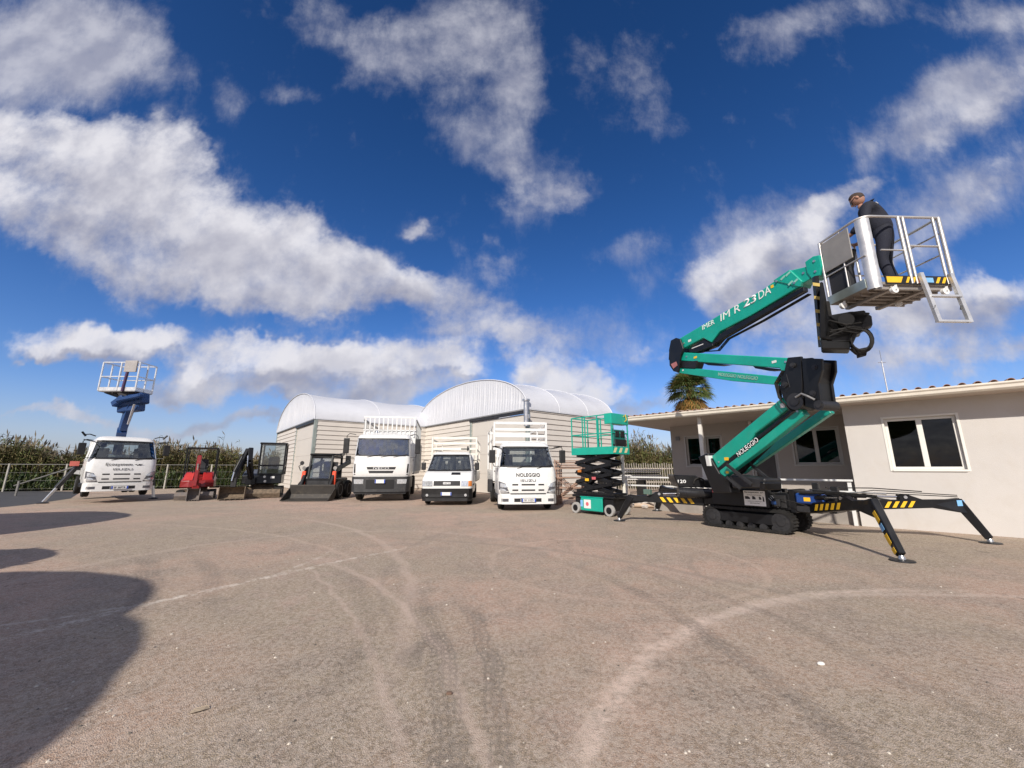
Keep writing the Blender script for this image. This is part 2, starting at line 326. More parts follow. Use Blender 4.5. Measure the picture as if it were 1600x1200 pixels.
# ---------------------------------------------------------------- ground
def circ(p, q, r):
    ax, ay, bx, by, cx, cy = *p[:2], *q[:2], *r[:2]
    d = 2*(ax*(by-cy)+bx*(cy-ay)+cx*(ay-by))
    ux = ((ax*ax+ay*ay)*(by-cy)+(bx*bx+by*by)*(cy-ay)+(cx*cx+cy*cy)*(ay-by))/d
    uy = ((ax*ax+ay*ay)*(cx-bx)+(bx*bx+by*by)*(ax-cx)+(cx*cx+cy*cy)*(bx-ax))/d
    return ux, uy, math.hypot(ax-ux, ay-uy)
def yardmat():
    m = bpy.data.materials.new('worn_asphalt'); m.use_nodes = True; t = NT(m.node_tree); b = t.n['Principled BSDF']
    P = t.new('ShaderNodeTexCoord').outputs['Object']
    big = t.noise(P, .16, 5, .6, .3); mid = t.noise(P, 1.1, 8, .7); fine = t.noise(P, 30, 5, .8); gr = t.noise(P, 120, 2, .6)
    sm = t.noise(P, 4.5, 6, .7, .6)
    c = t.mix(t.rng(big, .42, .58), (.365, .288, .198), (.53, .335, .242))
    c = t.mix(t.rng(mid, .45, .62, 0, .7), c, (.265, .208, .158))
    c = t.mix(t.rng(t.noise(P, .55, 8, .75), .53, .66, 0, .6), c, (.62, .41, .31))
    c = t.mix(t.rng(sm, .50, .66, 0, .45), c, (.23, .185, .145))
    c = t.mix(t.rng(sm, .45, .32, 0, .3), c, (.54, .46, .38))
    vo = t.new('ShaderNodeTexVoronoi', ins={'Vector': P, 'Scale': 150.0}); vc = t.new('ShaderNodeTexVoronoi', ins={'Vector': P, 'Scale': 42.0})
    c = t.mix(t.rng(vo.outputs['Distance'], .3, .75, 0, .55), c, (.10, .085, .07))
    c = t.mix(t.rng(vc.outputs['Color'], .25, .8, 0, .35), c, (.58, .50, .42))
    c = t.mix(t.rng(fine, .44, .62, 0, .45), c, (.58, .46, .37))
    c = t.mix(t.rng(gr, .60, .70, 0, .6), c, (.8, .72, .62))
    c = t.mix(t.rng(gr, .41, .30, 0, .55), c, (.045, .04, .035))
    ck = t.new('ShaderNodeTexVoronoi', feature='DISTANCE_TO_EDGE', ins={'Vector': t.vm('ADD', P, t.vm('MULTIPLY', t.noise(P, 2.2, 5, .7, col=True), (.9, .9, 0))), 'Scale': .42})
    crack = t.math('MULTIPLY', t.rng(ck.outputs['Distance'], .006, .001), t.rng(t.noise(P, .35, 3), .54, .62))
    c = t.mix(t.math('MULTIPLY', crack, .55), c, (.10, .085, .07))
    oil = t.math('MULTIPLY', t.rng(t.noise(P, .9, 4, .5, 1.2), .66, .74), .4)
    c = t.mix(oil, c, (.14, .12, .10))
    v2 = t.new('ShaderNodeTexVoronoi', ins={'Vector': P, 'Scale': 2.4})
    spk = t.math('MULTIPLY', t.rng(v2.outputs['Distance'], .04, .012), t.rng(t.noise(P, 1.7, 2), .5, .6))
    c = t.mix(t.math('MULTIPLY', spk, .6), c, (.8, .74, .64))
    hgt = t.math('ADD', t.math('MULTIPLY', vo.outputs['Distance'], .7), fine)
    wob = t.vm('SUBTRACT', t.noise(P, 1.3, 4, .6, col=True), (.5, .5, .5)); wob = t.vm('SCALE', wob); wob.node.inputs['Scale'].default_value = .3
    PW = t.vm('ADD', P, wob)
    def arc(a, q, d, wid, reach, edge=.6, centre=None):
        cx, cy, r = circ(a, q, d); cc = centre or q
        ds = t.math('ABSOLUTE', t.math('SUBTRACT', t.vm('DISTANCE', PW, (cx, cy, 0), out=1), r))
        mk = t.rng(ds, wid, wid * (1 - edge)); nr = t.rng(t.vm('DISTANCE', P, (cc[0], cc[1], 0), out=1), reach, reach * .45)
        return t.math('MULTIPLY', mk, nr), ds
    brk = t.rng(t.noise(P, 6, 8, .85), .44, .60)
    # chalky swept lines
    a1, _ = arc(G(1400, 922), G(1110, 965), G(945, 1110), .11, 4.2, .95)
    c = t.mix(t.math('MULTIPLY', t.math('MULTIPLY', a1, t.rng(brk, 0, 1, .4, 1)), .6), c, (.72, .58, .48))
    a1b, _ = arc(G(1110, 965), G(1010, 1020), G(940, 1120), .34, 1.7, .95)
    c = t.mix(t.math('MULTIPLY', t.math('MULTIPLY', a1b, brk), .45), c, (.74, .56, .45))
    a2, _ = arc(G(1600, 934), G(1400, 928), G(1200, 945), .10, 3.5, .9)
    c = t.mix(t.math('MULTIPLY', a2, .3), c, (.68, .55, .46))
    a3, _ = arc(G(0, 1000), G(300, 928), G(640, 855), .085, 4.6, .8)
    c = t.mix(t.math('MULTIPLY', t.math('MULTIPLY', a3, brk), .62), c, (.78, .70, .60))
    a4, _ = arc(G(0, 978), G(200, 948), G(420, 900), .06, 4.0, .8)
    c = t.mix(t.math('MULTIPLY', t.math('MULTIPLY', a4, brk), .5), c, (.75, .68, .58))
    for pts, wid, reach, k, colr in [((G(250, 820), G(420, 835), G(560, 880)), .08, 6, .3, (.56, .43, .34)), ((G(700, 830), G(620, 870), G(600, 950)), .06, 5, .3, (.26, .21, .17)), ((G(820, 850), G(1000, 845), G(1200, 900)), .07, 6, .3, (.58, .44, .35)), ((G(1100, 900), G(1300, 960), G(1600, 1000)), .06, 5, .3, (.26, .21, .17)), ((G(520, 880), G(660, 980), G(745, 1150)), .07, 4.5, .4, (.58, .45, .37)), ((G(470, 880), G(545, 960), G(590, 1050)), .05, 3.5, .35, (.58, .45, .37)),
                                   ((G(560, 840), G(900, 865), G(1100, 900)), .12, 5, .35, (.25, .21, .175)), ((G(330, 800), G(600, 850), G(640, 920)), .12, 7, .35, (.58, .45, .37)), ((G(60, 900), G(330, 850), G(760, 838)), .15, 9, .22, (.56, .44, .36))]:
        a, _ = arc(*pts, wid, reach, .8); c = t.mix(t.math('MULTIPLY', a, k), c, colr)
    # tyre tread prints: lug bars across a band
    sx = t.new('ShaderNodeSeparateXYZ', ins={0: P})
    tb = None
    for pts, wid, reach, k in [((G(900, 885), G(1120, 1000), G(1330, 1180)), .11, 4.0, .4), ((G(960, 880), G(1200, 960), G(1420, 1060)), .10, 3, .25), ((G(645, 930), G(690, 1040), G(700, 1190)), .13, 2.2, .45),
                             ((G(735, 960), G(770, 1060), G(780, 1190)), .09, 2.0, .45), ((G(205, 860), G(235, 905), G(215, 960)), .16, 2.2, .35), ((G(290, 855), G(330, 900), G(330, 960)), .12, 2.0, .3), ((G(540, 900), G(570, 950), G(565, 1000)), .12, 2.0, .25)]:
        a, ds = arc(*pts, wid, reach, .35)
        cx, cy, r = circ(*pts)
        ang = t.math('ARCTAN2', t.math('SUBTRACT', sx.outputs[1], cy), t.math('SUBTRACT', sx.outputs[0], cx))
        bars = t.math('SINE', t.math('ADD', t.math('MULTIPLY', ang, r * 2 * math.pi / .075), t.math('MULTIPLY', ds, 30)))
        rib = t.math('SINE', t.math('MULTIPLY', ds, 150))
        msk = t.math('MULTIPLY', a, t.rng(t.math('MAXIMUM', bars, rib), -.2, .6, .25, 1)); msk = t.math('MULTIPLY', msk, t.rng(mid, .3, .6, .3, 1))
        c = t.mix(t.math('MULTIPLY', msk, k), c, (.13, .112, .095))
    t.l.new(c, b.inputs['Base Color']); b.inputs['Roughness'].default_value = .93; b.inputs['Specular IOR Level'].default_value = .25
    bp = t.new('ShaderNodeBump', ins={'Strength': .6, 'Distance': .010, 'Height': hgt}); t.l.new(bp.outputs[0], b.inputs['Normal'])
    return m
def sheet(name, pts, z, m, label=None):
    mb = MB(); mb.add([(p[0], p[1], z) for p in pts], [tuple(range(len(pts)))])
    o = mb.build(name, m); o['kind'] = 'structure'
    if label: o['label'] = label
    return o
FIELD = mat('field_earth', (.10, .11, .045), .95, var=.3, vscale=.2, dirt=.6, dirtcol=(.2, .16, .09))
sheet('ground', [(-1500, -1500), (1500, -1500), (1500, 1500), (-1500, 1500)], -.03, FIELD)
sheet('yard', [(-45, -25), (32, -25), (32, 24), (20, 31.5), (-20.4, 31.4), (-45, 17.4)], 0, yardmat(), 'worn dusty asphalt yard with tyre marks')
SHADE_ASPH = mat('shade_asphalt', (.055, .055, .058), .9, var=.2, vscale=2, bump=.3, bscale=60)
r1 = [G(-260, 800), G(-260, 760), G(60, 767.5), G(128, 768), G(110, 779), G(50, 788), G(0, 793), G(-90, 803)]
sheet('shade_strip', [(p.x, p.y) for p in r1], .004, SHADE_ASPH, 'strip of asphalt at the left edge with tree shade put into its dark colour')  # dark sheet: the tree shade on this strip is put into its colour

# ---------------------------------------------------------------- white house on the right
HX = Vector((math.cos(R(-43.8)), math.sin(R(-43.8)), 0)); HY = Vector((-HX.y, HX.x, 0))
P1 = G(1347, 822)
STUCCO = mat('warm_white_stucco', (.575, .545, .51), .9, var=.04, vscale=.8, bump=.25, bscale=70, dirt=.22, dirtcol=(.47, .41, .33))
SOFF = mat('soffit_plaster', (.55, .47, .40), .9, var=.05)
GUT = mat('cream_gutter_metal', (.74, .68, .58), .4, .1, var=.06)
TERR = mat('terracotta_tile', (.34, .20, .14), .85, var=.25, vscale=2.5, dirt=.4, dirtcol=(.25, .2, .16))
WFR = mat('white_window_frame', (.78, .76, .70), .4, var=.02)
ROOM = mat('dark_room', (.02, .02, .02), .9)
house = thing('house', 'low white stucco house with tiled roof and recessed porch on the right', 'house', P1, R(-43.8))
def holed_wall(mb, x0, x1, z0, z1, holes, y, th, mi=0):
    xs = sorted({x0, x1, *[h[0] for h in holes], *[h[1] for h in holes]}); zs = sorted({z0, z1, *[h[2] for h in holes], *[h[3] for h in holes]})
    def hole(i, j):
        cx = (xs[i] + xs[i+1]) / 2; cz = (zs[j] + zs[j+1]) / 2
        return any(h[0] < cx < h[1] and h[2] < cz < h[3] for h in holes)
    for yy_ in (y, y + th):
        for i in range(len(xs)-1):
            for j in range(len(zs)-1):
                if not hole(i, j): mb.add([(xs[i],yy_,zs[j]),(xs[i+1],yy_,zs[j]),(xs[i+1],yy_,zs[j+1]),(xs[i],yy_,zs[j+1])], [(0,1,2,3)], mi)
    for (a, b_, c_, d) in holes + [(x0, x1, z0, z1)]:
        for p, q in (((a,c_),(b_,c_)),((b_,c_),(b_,d)),((b_,d),(a,d)),((a,d),(a,c_))):
            mb.add([(p[0],y,p[1]),(q[0],y,q[1]),(q[0],y+th,q[1]),(p[0],y+th,p[1])], [(0,1,2,3)], mi)
front_holes = [(.76, 1.97, 1.38, 2.6)]
mb = MB(); holed_wall(mb, 0, 8, -.02, 3.0, front_holes, 0, .25); mb.box(0, .25, .25, 1.998, -.02, 3.0)
mb.box(7.75, 8, .25, 7, -.02, 3.0); mb.build('wall', STUCCO, house)
SHW = mat('shaded_stucco', (.42, .375, .335), .9, var=.04, vscale=.8, bump=.2, bscale=70)  # the house stucco again, darkened in colour for the porch shade
back_holes = [(-4.85, -4.3, 1.5, 2.56), (-4.12, -3.62, .35, 2.53), (-2.68, -1.98, .35, 2.35), (-1.47, -.33, 1.53, 2.62)]
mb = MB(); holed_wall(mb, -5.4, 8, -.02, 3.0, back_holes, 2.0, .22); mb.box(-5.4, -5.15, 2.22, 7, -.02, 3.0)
mb.box(-5.15, 7.75, 6.8, 7, -.02, 3.0); mb.build('wall', SHW, house, label='recessed porch wall with shade put into its greyer colour')
mb = MB(); mb.box(-5.4, -.004, .1, 1.997, -.02, .32); mb.build('porch_floor', mat('porch_tile', (.3, .27, .24), .7), house)
for (a, b_, c_, d), y0, dr in [(front_holes[0], 0, 2)] + [(h, 2.0, n) for h, n in zip(back_holes, (1, 1, 0, 2))]:
    fy = y0 + .07; mb = MB(); f = .06
    mb.box(a, a+f, fy, fy+.07, c_, d); mb.box(b_-f, b_, fy, fy+.07, c_, d); mb.box(a+f, b_-f, fy, fy+.07, d-f, d)
    if dr: mb.box(a+f, b_-f, fy, fy+.07, c_, c_+f)
    if dr == 2: mb.box((a+b_)/2-.05, (a+b_)/2+.05, fy-.004, fy+.066, c_+f, d-f)
    if y0 == 0 or True:
        t = .05; mb.box(a-t, a-.002, y0-.012, y0+.02, c_-t, d+t); mb.box(b_+.002, b_+t, y0-.012, y0+.02, c_-t, d+t); mb.box(a-.002, b_+.002, y0-.012, y0+.02, d+.002, d+t)
        if dr: mb.box(a-.002, b_+.002, y0-.03, y0+.06, c_-t, c_-.002)
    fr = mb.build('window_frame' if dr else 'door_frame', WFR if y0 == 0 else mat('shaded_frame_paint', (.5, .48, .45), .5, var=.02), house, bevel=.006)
    mb = MB(); mb.box(a+f, b_-f, fy+.03, fy+.042, c_+f*.5, d-f)
    mb.build('pane' if dr else 'door_leaf', HGLASS if dr else mat('dark_door', (.09, .08, .075), .6), fr)
    mb = MB(); mb.add([(a-.3, fy+.5, c_-.3), (b_+.3, fy+.5, c_-.3), (b_+.3, fy+.5, d+.3), (a-.3, fy+.5, d+.3)], [(0,1,2,3)]); mb.build('dark_interior', ROOM, fr)
    if y0 == 0:
        mb = MB()
        for k in range(7): mb.box(a+f, b_-f, fy+.10, fy+.115, d-.30+k*.036, d-.30+k*.036+.03, M=None)
        mb.build('roller_blind', mat('grey_blind', (.28, .27, .25), .7), fr)
mb = MB(); mb.box(-6.2, 8.4, -.6, 7.6, 3.0, 3.09); mb.build('soffit', SOFF, house)
mb = MB()   # gutter profile swept along the eave
prof = [(-.615, 3.0), (-.66, 3.0), (-.70, 3.04), (-.705, 3.1), (-.73, 3.13), (-.73, 3.165), (-.61, 3.165)]
mb.prism([(-6.25, y, z) for y, z in prof], (14.7, 0, 0)); 
mb.build('gutter', GUT, house, bevel=.004)
mb = MB(); mb.prism([(-6.3, -.60, 3.092), (-6.3, 3.5, 3.44), (-6.3, 7.6, 3.092)], (14.75, 0, 0)); mb.build('roof', TERR, house)
mb = MB(); k = 0; xx = -6.2
while xx < 8.4:
    j1 = random.uniform(-.012, .012); r_ = .062
    prof0 = [(math.cos(a)*r_, math.sin(a)*r_) for a in [math.pi*i/7 for i in range(8)]]; prof1 = [(x*.84, z*.84) for x, z in prof0][::-1]
    ring = prof0 + prof1; n_ = len(ring)
    for yy0, zz0, L in [(-.66+j1, 3.165, .45), (-.24+j1, 3.185, .42), (.16, 3.21, .42), (.57, 3.24, .42)]:
        A = [(xx + x, yy0, zz0 + z) for x, z in ring]; B_ = [(xx + x*.85, yy0 + L, zz0 + .035 + z*.85) for x, z in ring]
        mb.add(A + B_, [(i, (i+1) % n_, n_+(i+1) % n_, n_+i) for i in range(n_)] + [tuple(range(n_))[::-1], tuple(range(n_, 2*n_))], random.choice((0, 0, 1)))
    xx += .225
mb.build('roof_tile_row', [TERR, mat('pale_terracotta', (.46, .33, .25), .85, var=.2)], house)
COLM = mat('column_paint', (.72, .68, .62), .6)
for cx in (-3.5, -2.62):
    mb = MB(); mb.box(cx-.055, cx+.055, -.36, -.25, -.02, 2.999) if cx == -3.5 else mb.box(cx-.04, cx+.04, 1.9, 1.998, 2.4, 2.999)
    mb.build('column' if cx == -3.5 else 'bracket', COLM, house, bevel=.008)
mb = MB(); mb.box(-5.2, -5.05, 1.95, 1.997, 2.45, 2.6); mb.build('wall_lamp', mat('lamp_grey', (.2, .2, .2), .5), house)
# porch railing
rail = thing('railing', 'long white two-rail fence along the house porch', 'railing', P1, R(-43.8))
for z, hh in ((1.10, .05), (.82, .05)):
    mb = MB(); mb.box(-6.4, -.02, -.16, -.12, z-hh/2, z+hh/2); mb.build('rail', WHITE, rail, bevel=.006)
for x in (-6.3, -1.98, -.1): 
    mb = MB(); mb.box(x-.04, x+.04, -.118, -.05, 0, 1.12); mb.build('post', WHITE, rail, bevel=.006)
am = thing('antenna_mast', 'thin grey antenna mast on the house roof', 'antenna', P1 + HX*.95 + HY*3.2 + UP*3.35)
mb = MB(); mb.tube([(0,0,-.1),(0,0,1.35)], .02, 6); mb.build('mast', STEEL, am)
mb = MB(); mb.tube([(0,0,1.35),(0,0,1.7)], .01, 5); mb.tube([(-.12,0,1.3),(.12,0,1.3)], .008, 5); mb.build('aerial', STEEL, am)

# ---------------------------------------------------------------- fabric roofed hangars
FAB = mat('white_pvc_fabric', (.60, .61, .64), .42, var=.03, vscale=.6, dirt=.06)
SIDING = mat('cream_siding', (.60, .555, .495), .6, var=.04, vscale=.5, dirt=.15, dirtcol=(.45, .4, .33))
DOORP = mat('beige_door_panel', (.60, .56, .50), .55, var=.03, vscale=.5)
POST = mat('grey_green_post', (.30, .34, .31), .5, .3)
def hangar(name, label, corner, ang, wid, dep, hw, rise, door0, door1, flue=False):
    h = thing(name, label, 'hangar', corner, ang, 'fabric roofed hangars')
    # local: corner at origin, front runs to -x, side runs to +y
    def siding(x0, x1, M, z1):
        mb = MB(); z = 0; p = .29
        while z < z1 - .01:
            zt = min(z + p, z1)
            mb.add([(x0,-.055,z+.02),(x1,-.055,z+.02),(x1,-.012,zt),(x0,-.012,zt),(x0,0,z),(x1,0,z),(x0,0,zt),(x1,0,zt)],
                   [(0,1,2,3),(0,4,5,1),(3,2,7,6),(0,3,6,4),(1,5,7,2)], M=M); z += p
        mb.add([(x0,.03,0),(x1,.03,0),(x1,.03,z1),(x0,.03,z1)], [(0,1,2,3)], M=M)
        return mb
    F = Matrix.Identity(4); Sd = Matrix.Rotation(R(90), 4, 'Z')
    siding(-wid, door0, F, hw).build('front_siding', SIDING, h)
    if door1 < -.3: siding(door1, -.1, F, hw).build('front_siding', SIDING, h)
    siding(.1, dep, Sd, hw).build('side_siding', SIDING, h)
    siding(.1, dep, Matrix.Translation((-wid, 0, 0)) @ Sd, hw).build('side_siding', SIDING, h)
    mb = MB(); mb.box(door0+.02, door1-.02, .0, .08, .03, hw-.22)
    for z in (hw*.25, hw*.5, hw*.75): mb.box(door0+.03, door1-.03, -.012, -.001, z, z+.03)
    mb.build('sliding_door', DOORP, h)
    mb = MB(); mb.box(door0-.2, door1+.15, -.12, -.02, hw-.2, hw-.02); mb.build('door_header', DGREY, h, bevel=.01)
    for b6 in ((door0-.2, door0-.002, -.06, .1, 0, hw-.21), (-.12, .06, -.09, .098, 0, hw+.02), (-wid-.06, -wid+.1, -.07, .1, 0, hw)): mb = MB(); mb.box(*b6); mb.build('post', POST, h, bevel=.01)
    nb_ = max(3, round(dep / 4.2)); n = 28
    arch = lambda t, k=1.0: (-wid/2 - math.cos(math.pi*t)*(wid/2+.08), hw + math.sin(math.pi*t)**.9 * rise * k)
    mb = MB(); rings = []; M_ = nb_ * 8
    for i in range(M_ + 1):
        y = -.1 + (dep + .1) * i / M_; sag = 1 - .05 * math.sin(math.pi * (i % 8) / 8) ** .8
        rings.append([(arch(j/n, sag)[0], y, arch(j/n, sag)[1]) for j in range(n + 1)])
    vs = [p for r_ in rings for p in r_]; fs = [(i*(n+1)+j, i*(n+1)+j+1, (i+1)*(n+1)+j+1, (i+1)*(n+1)+j) for i in range(M_) for j in range(n)]
    mb.add(vs, fs, 0, True); mb.build('roof', FAB, h)
    # pleated gable sheet
    mb = MB(); cols = 110; vs = []; fs = []
    for j in range(cols + 1):
        t = j / cols; x = -wid - .05 + (wid + .1) * t; u_ = max(-1, min(1, (x + wid/2) / (wid/2 + .08))); zt = hw + (math.sqrt(max(0, 1 - u_*u_)) ** .9) * rise
        yy_ = -.06 + .045 * (1 if j % 2 else -1) * (.5 + .5 * math.sin(j * 1.7) * math.sin(j*.31))
        vs += [(x, -.08, hw - .02), (x, yy_, hw + (zt - hw) * .45), (x, -.08, zt - .004)]
    for j in range(cols):
        for k in range(2): a = j*3+k; fs.append((a, a+3, a+4, a+1))
    mb.add(vs, fs, 0, False); mb.build('gable_sheet', FAB, h)
    mb = MB(); mb.tube([(arch(j/n)[0], -.1, arch(j/n)[1]) for j in range(n+1)], .03, 8)
    mb.build('arch_rim', FAB, h)
    for q_ in range(1, nb_ + 1):
        mb = MB(); mb.tube([(arch(j/n)[0], -.1 + (dep+.1)*q_/nb_, arch(j/n)[1]) for j in range(n+1)], .022, 6); mb.build('roof_rib', FAB, h)
    mb = MB(); mb.box(-wid, .02, -.13, -.09, hw-.02, hw+.05); mb.box(.02, .075, 0, dep, hw-.02, hw+.05); mb.build('eave_trim', GREY, h)
    if flue:
        mb = MB(); mb.tube([(.1, -.22, hw-.9), (.1, -.22, hw+.42)], .13, 10); mb.tube([(.1, -.22, hw+.42), (.1, -.22, hw+.52)], .2, 10); mb.box(-.1, .3, -.2, -.1, hw-.5, hw-.3); mb.build('roof_lamp', STEEL, h)
    return h
A = R(-51)
c1 = W(825, 640, 21.0); c1.z = 0
hangar('fabric_hangar', 'larger white arched fabric hangar with cream siding behind the flatbed vans', c1, A, 12.9, 7.2, 4.45, 2.45, -5.3, -.25, True)
c2 = W(494, 656, 25.1); c2.z = 0
hangar('fabric_hangar', 'farther white arched fabric hangar with cream siding behind the black and orange loader', c2, A, 13.3, 21, 4.45, 2.4, -5.2, -.3)

# ---------------------------------------------------------------- fences and reeds
fl = thing('wire_fence', 'low wire mesh fence on grey posts along the reeds at the left', 'fence')
fa = G(30, 768); fb = G(344, 762); dv = (fb - fa).normalized()
fs0 = fa - dv * 16; L = (fb - fs0).length + 4
WIRE = mat('galvanised_wire', (.22, .215, .20), .6, .3)
k = 0
while k * 2.55 < L:
    p = fs0 + dv * k * 2.55; mb = MB(); mb.tube([p, p + UP*1.7], .05, 6); mb.build('post', mat('pale_post', (.42, .40, .35), .8), fl); k += 1
mb = MB(); nrm = Vector((-dv.y, dv.x, 0))
for z in (.15, .65, 1.15, 1.66): mb.bar(fs0 + UP*z, fs0 + dv*L + UP*z, .012 if z < 1.6 else .035, .01 if z < 1.6 else .035)
q = 0
while q < L:
    a = fs0 + dv * q; mb.bar(a + UP*.1, a + UP*1.66 + dv*.0, .004, .004, up=dv); q += .24
mb.build('wire_mesh', WIRE, fl)
gp = thing('gate_pole', 'long grey pole sloping up from the roadside to the platform truck', 'pole')
mb = MB(); mb.tube([W(22, 759, 24), W(118, 729, 20.5)], .035, 6); mb.tube([G(24, 775), G(24, 775) + UP*.75], .05, 6); mb.build('pole', WIRE, gp)
pf = thing('picket_fence', 'pale slatted fence under the reeds left of the house', 'fence')
mb = MB(); a0 = W(940, 745, 27); a0.z = 0; a1 = W(1120, 745, 27); a1.z = 0; a1 += Vector((3, 0, 0)); d_ = (a1 - a0).normalized(); q = 0; Lf = (a1 - a0).length
while q < Lf: mb.bar(a0 + d_*q, a0 + d_*q + UP*(1.75 + .04*math.sin(q*9)), .03, .11, up=Vector((0,-1,0)) if False else d_.cross(UP)); q += .16
PICK = mat('weathered_pale_wood', (.42, .38, .33), .85, var=.2)
mb.build('slats', PICK, pf)
mb = MB(); mb.bar(a0 + UP*.5 + Vector((0,.1,0)), a1 + UP*.5 + Vector((0,.1,0)), .04, .08); mb.bar(a0 + UP*1.4 + Vector((0,.1,0)), a1 + UP*1.4 + Vector((0,.1,0)), .04, .08); mb.build('rail', PICK, pf)

def quads_mesh(name, V, mats, midx, parent=None):
    n = len(V); me = bpy.data.meshes.new(name); me.vertices.add(n*4); me.vertices.foreach_set('co', V.reshape(-1).astype('f'))
    me.loops.add(n*4); me.loops.foreach_set('vertex_index', np.arange(n*4, dtype='i')); me.polygons.add(n)
    me.polygons.foreach_set('loop_start', np.arange(n, dtype='i')*4); me.polygons.foreach_set('loop_total', np.full(n, 4, 'i'))
    me.polygons.foreach_set('material_index', np.asarray(midx, 'i'))
    for m in mats: me.materials.append(m)
    me.update(); me.validate(); o = bpy.data.objects.new(name, me); COL.objects.link(o)
    if parent: o.parent = parent
    return o
LG = mat('reed_green', (.11, .13, .035), .7, var=.4, vscale=.7); LT = mat('reed_tan', (.18, .145, .065), .8, var=.35, vscale=.9); LP = mat('reed_plume', (.17, .14, .10), .9, var=.2)
LD = mat('shrub_green', (.05, .085, .025), .7, var=.4, vscale=.8)
def reeds(name, label, base, d, L, depth, n, hmin, hmax, hfun=None):
    q = RNG.random(n) * L; w_ = RNG.random(n) ** 1.3 * depth; nr = Vector((-d.y, d.x, 0)); nr = nr if nr.y > 0 else -nr
    bx = base.x + d.x*q + nr.x*w_; by = base.y + d.y*q + nr.y*w_
    h = (hmin + (hmax-hmin)*RNG.random(n)) * (1 + .13*np.sin(q*.6) + .12*np.sin(q*1.7+2) + .08*np.sin(q*4.1))*(1 + .22*(RNG.random(n) > .985)); 
    if hfun is not None: h = h * hfun(q)
    V = []; I = []
    th = RNG.random(n)*math.pi; lean = RNG.normal(0, .13, (n, 2))
    s = .02
    b0 = np.stack([bx, by, np.zeros(n)], 1); tp = b0 + np.stack([lean[:,0]*h, lean[:,1]*h*.5, h], 1)
    a = np.stack([np.cos(th), np.sin(th), 0*th], 1)*s
    V.append(np.stack([b0-a, b0+a, tp+a*.5, tp-a*.5], 1)); I.append((RNG.random(n) < .6).astype(int))
    for k in range(12):
        f = RNG.uniform(.05, 1.0, n)[:, None]; o = b0 + (tp-b0)*f; an = RNG.random(n)*2*math.pi; ln = RNG.uniform(.3, .75, n)
        dr = np.stack([np.cos(an), np.sin(an), 0*an], 1); e = o + dr*ln[:, None] + np.stack([0*an, 0*an, RNG.uniform(-.25, .35, n)], 1)
        m_ = o + (e-o)*.5 + np.array([0, 0, .10]); wv = np.stack([-np.sin(an), np.cos(an), .4+0*an], 1)*.028
        V.append(np.stack([o, m_-wv, e, m_+wv], 1)); ff = f[:, 0]
        I.append(np.where(RNG.random(n) < .22 + .5*ff, 1, 0))
    pm = RNG.random(n) < .4; t_ = tp[pm]; m2 = pm.sum(); up = np.stack([RNG.normal(0, .12, m2), RNG.normal(0, .06, m2), RNG.uniform(.35, .6, m2)], 1); sd = np.stack([RNG.normal(0, 1, m2), RNG.normal(0, 1, m2), 0*RNG.random(m2)], 1)*.035
    V.append(np.stack([t_, t_+up*.45-sd, t_+up, t_+up*.45+sd], 1)); I.append(np.full(m2, 2))
    o = quads_mesh(name, np.concatenate(V), [LG, LT, LP], np.concatenate(I)); tag(o, label, 'reeds', kind='stuff'); return o
reeds('reeds', 'dense bed of tall dry reeds behind the wire fence', fs0 + Vector((-.3, 1.2, 0)), dv, L + 22, 3.2, 9500, 1.85, 2.75)
reeds('reeds', 'far reed bed behind the pale slatted fence', a0 + Vector((0, 1.5, 0)), d_, Lf + 3, 4, 2400, 1.9, 3.0)
def tufts(name, label, base, d, L, depth, n, s0, s1, m1, m2):
    q = RNG.random(n)*L; w_ = RNG.random(n)*depth; nr = Vector((-d.y, d.x, 0)); nr = nr if nr.y > 0 else -nr
    b0 = np.stack([base.x+d.x*q+nr.x*w_, base.y+d.y*q+nr.y*w_, 0*q], 1); hh = RNG.uniform(s0, s1, n)*(.7+.5*np.sin(q*.9)**2)
    an = RNG.random(n)*2*math.pi; zf = RNG.random(n)
    o = b0 + np.stack([0*q, 0*q, hh*zf], 1); e = o + np.stack([np.cos(an)*hh*.5, np.sin(an)*hh*.4, hh*.5], 1)
    wv = np.stack([-np.sin(an), np.cos(an), 0*an], 1)*.045; mid = (o+e)/2
    ob = quads_mesh(name, np.stack([o, mid-wv, e, mid+wv], 1), [m1, m2], (RNG.random(n) < .3).astype(int)); tag(ob, label, 'plants', kind='stuff')
tufts('undergrowth', 'green grass and weeds at the foot of the wire fence', fs0 + Vector((0, .15, 0)), dv, L + 5, 1.6, 16000, .3, .95, LD, LG)

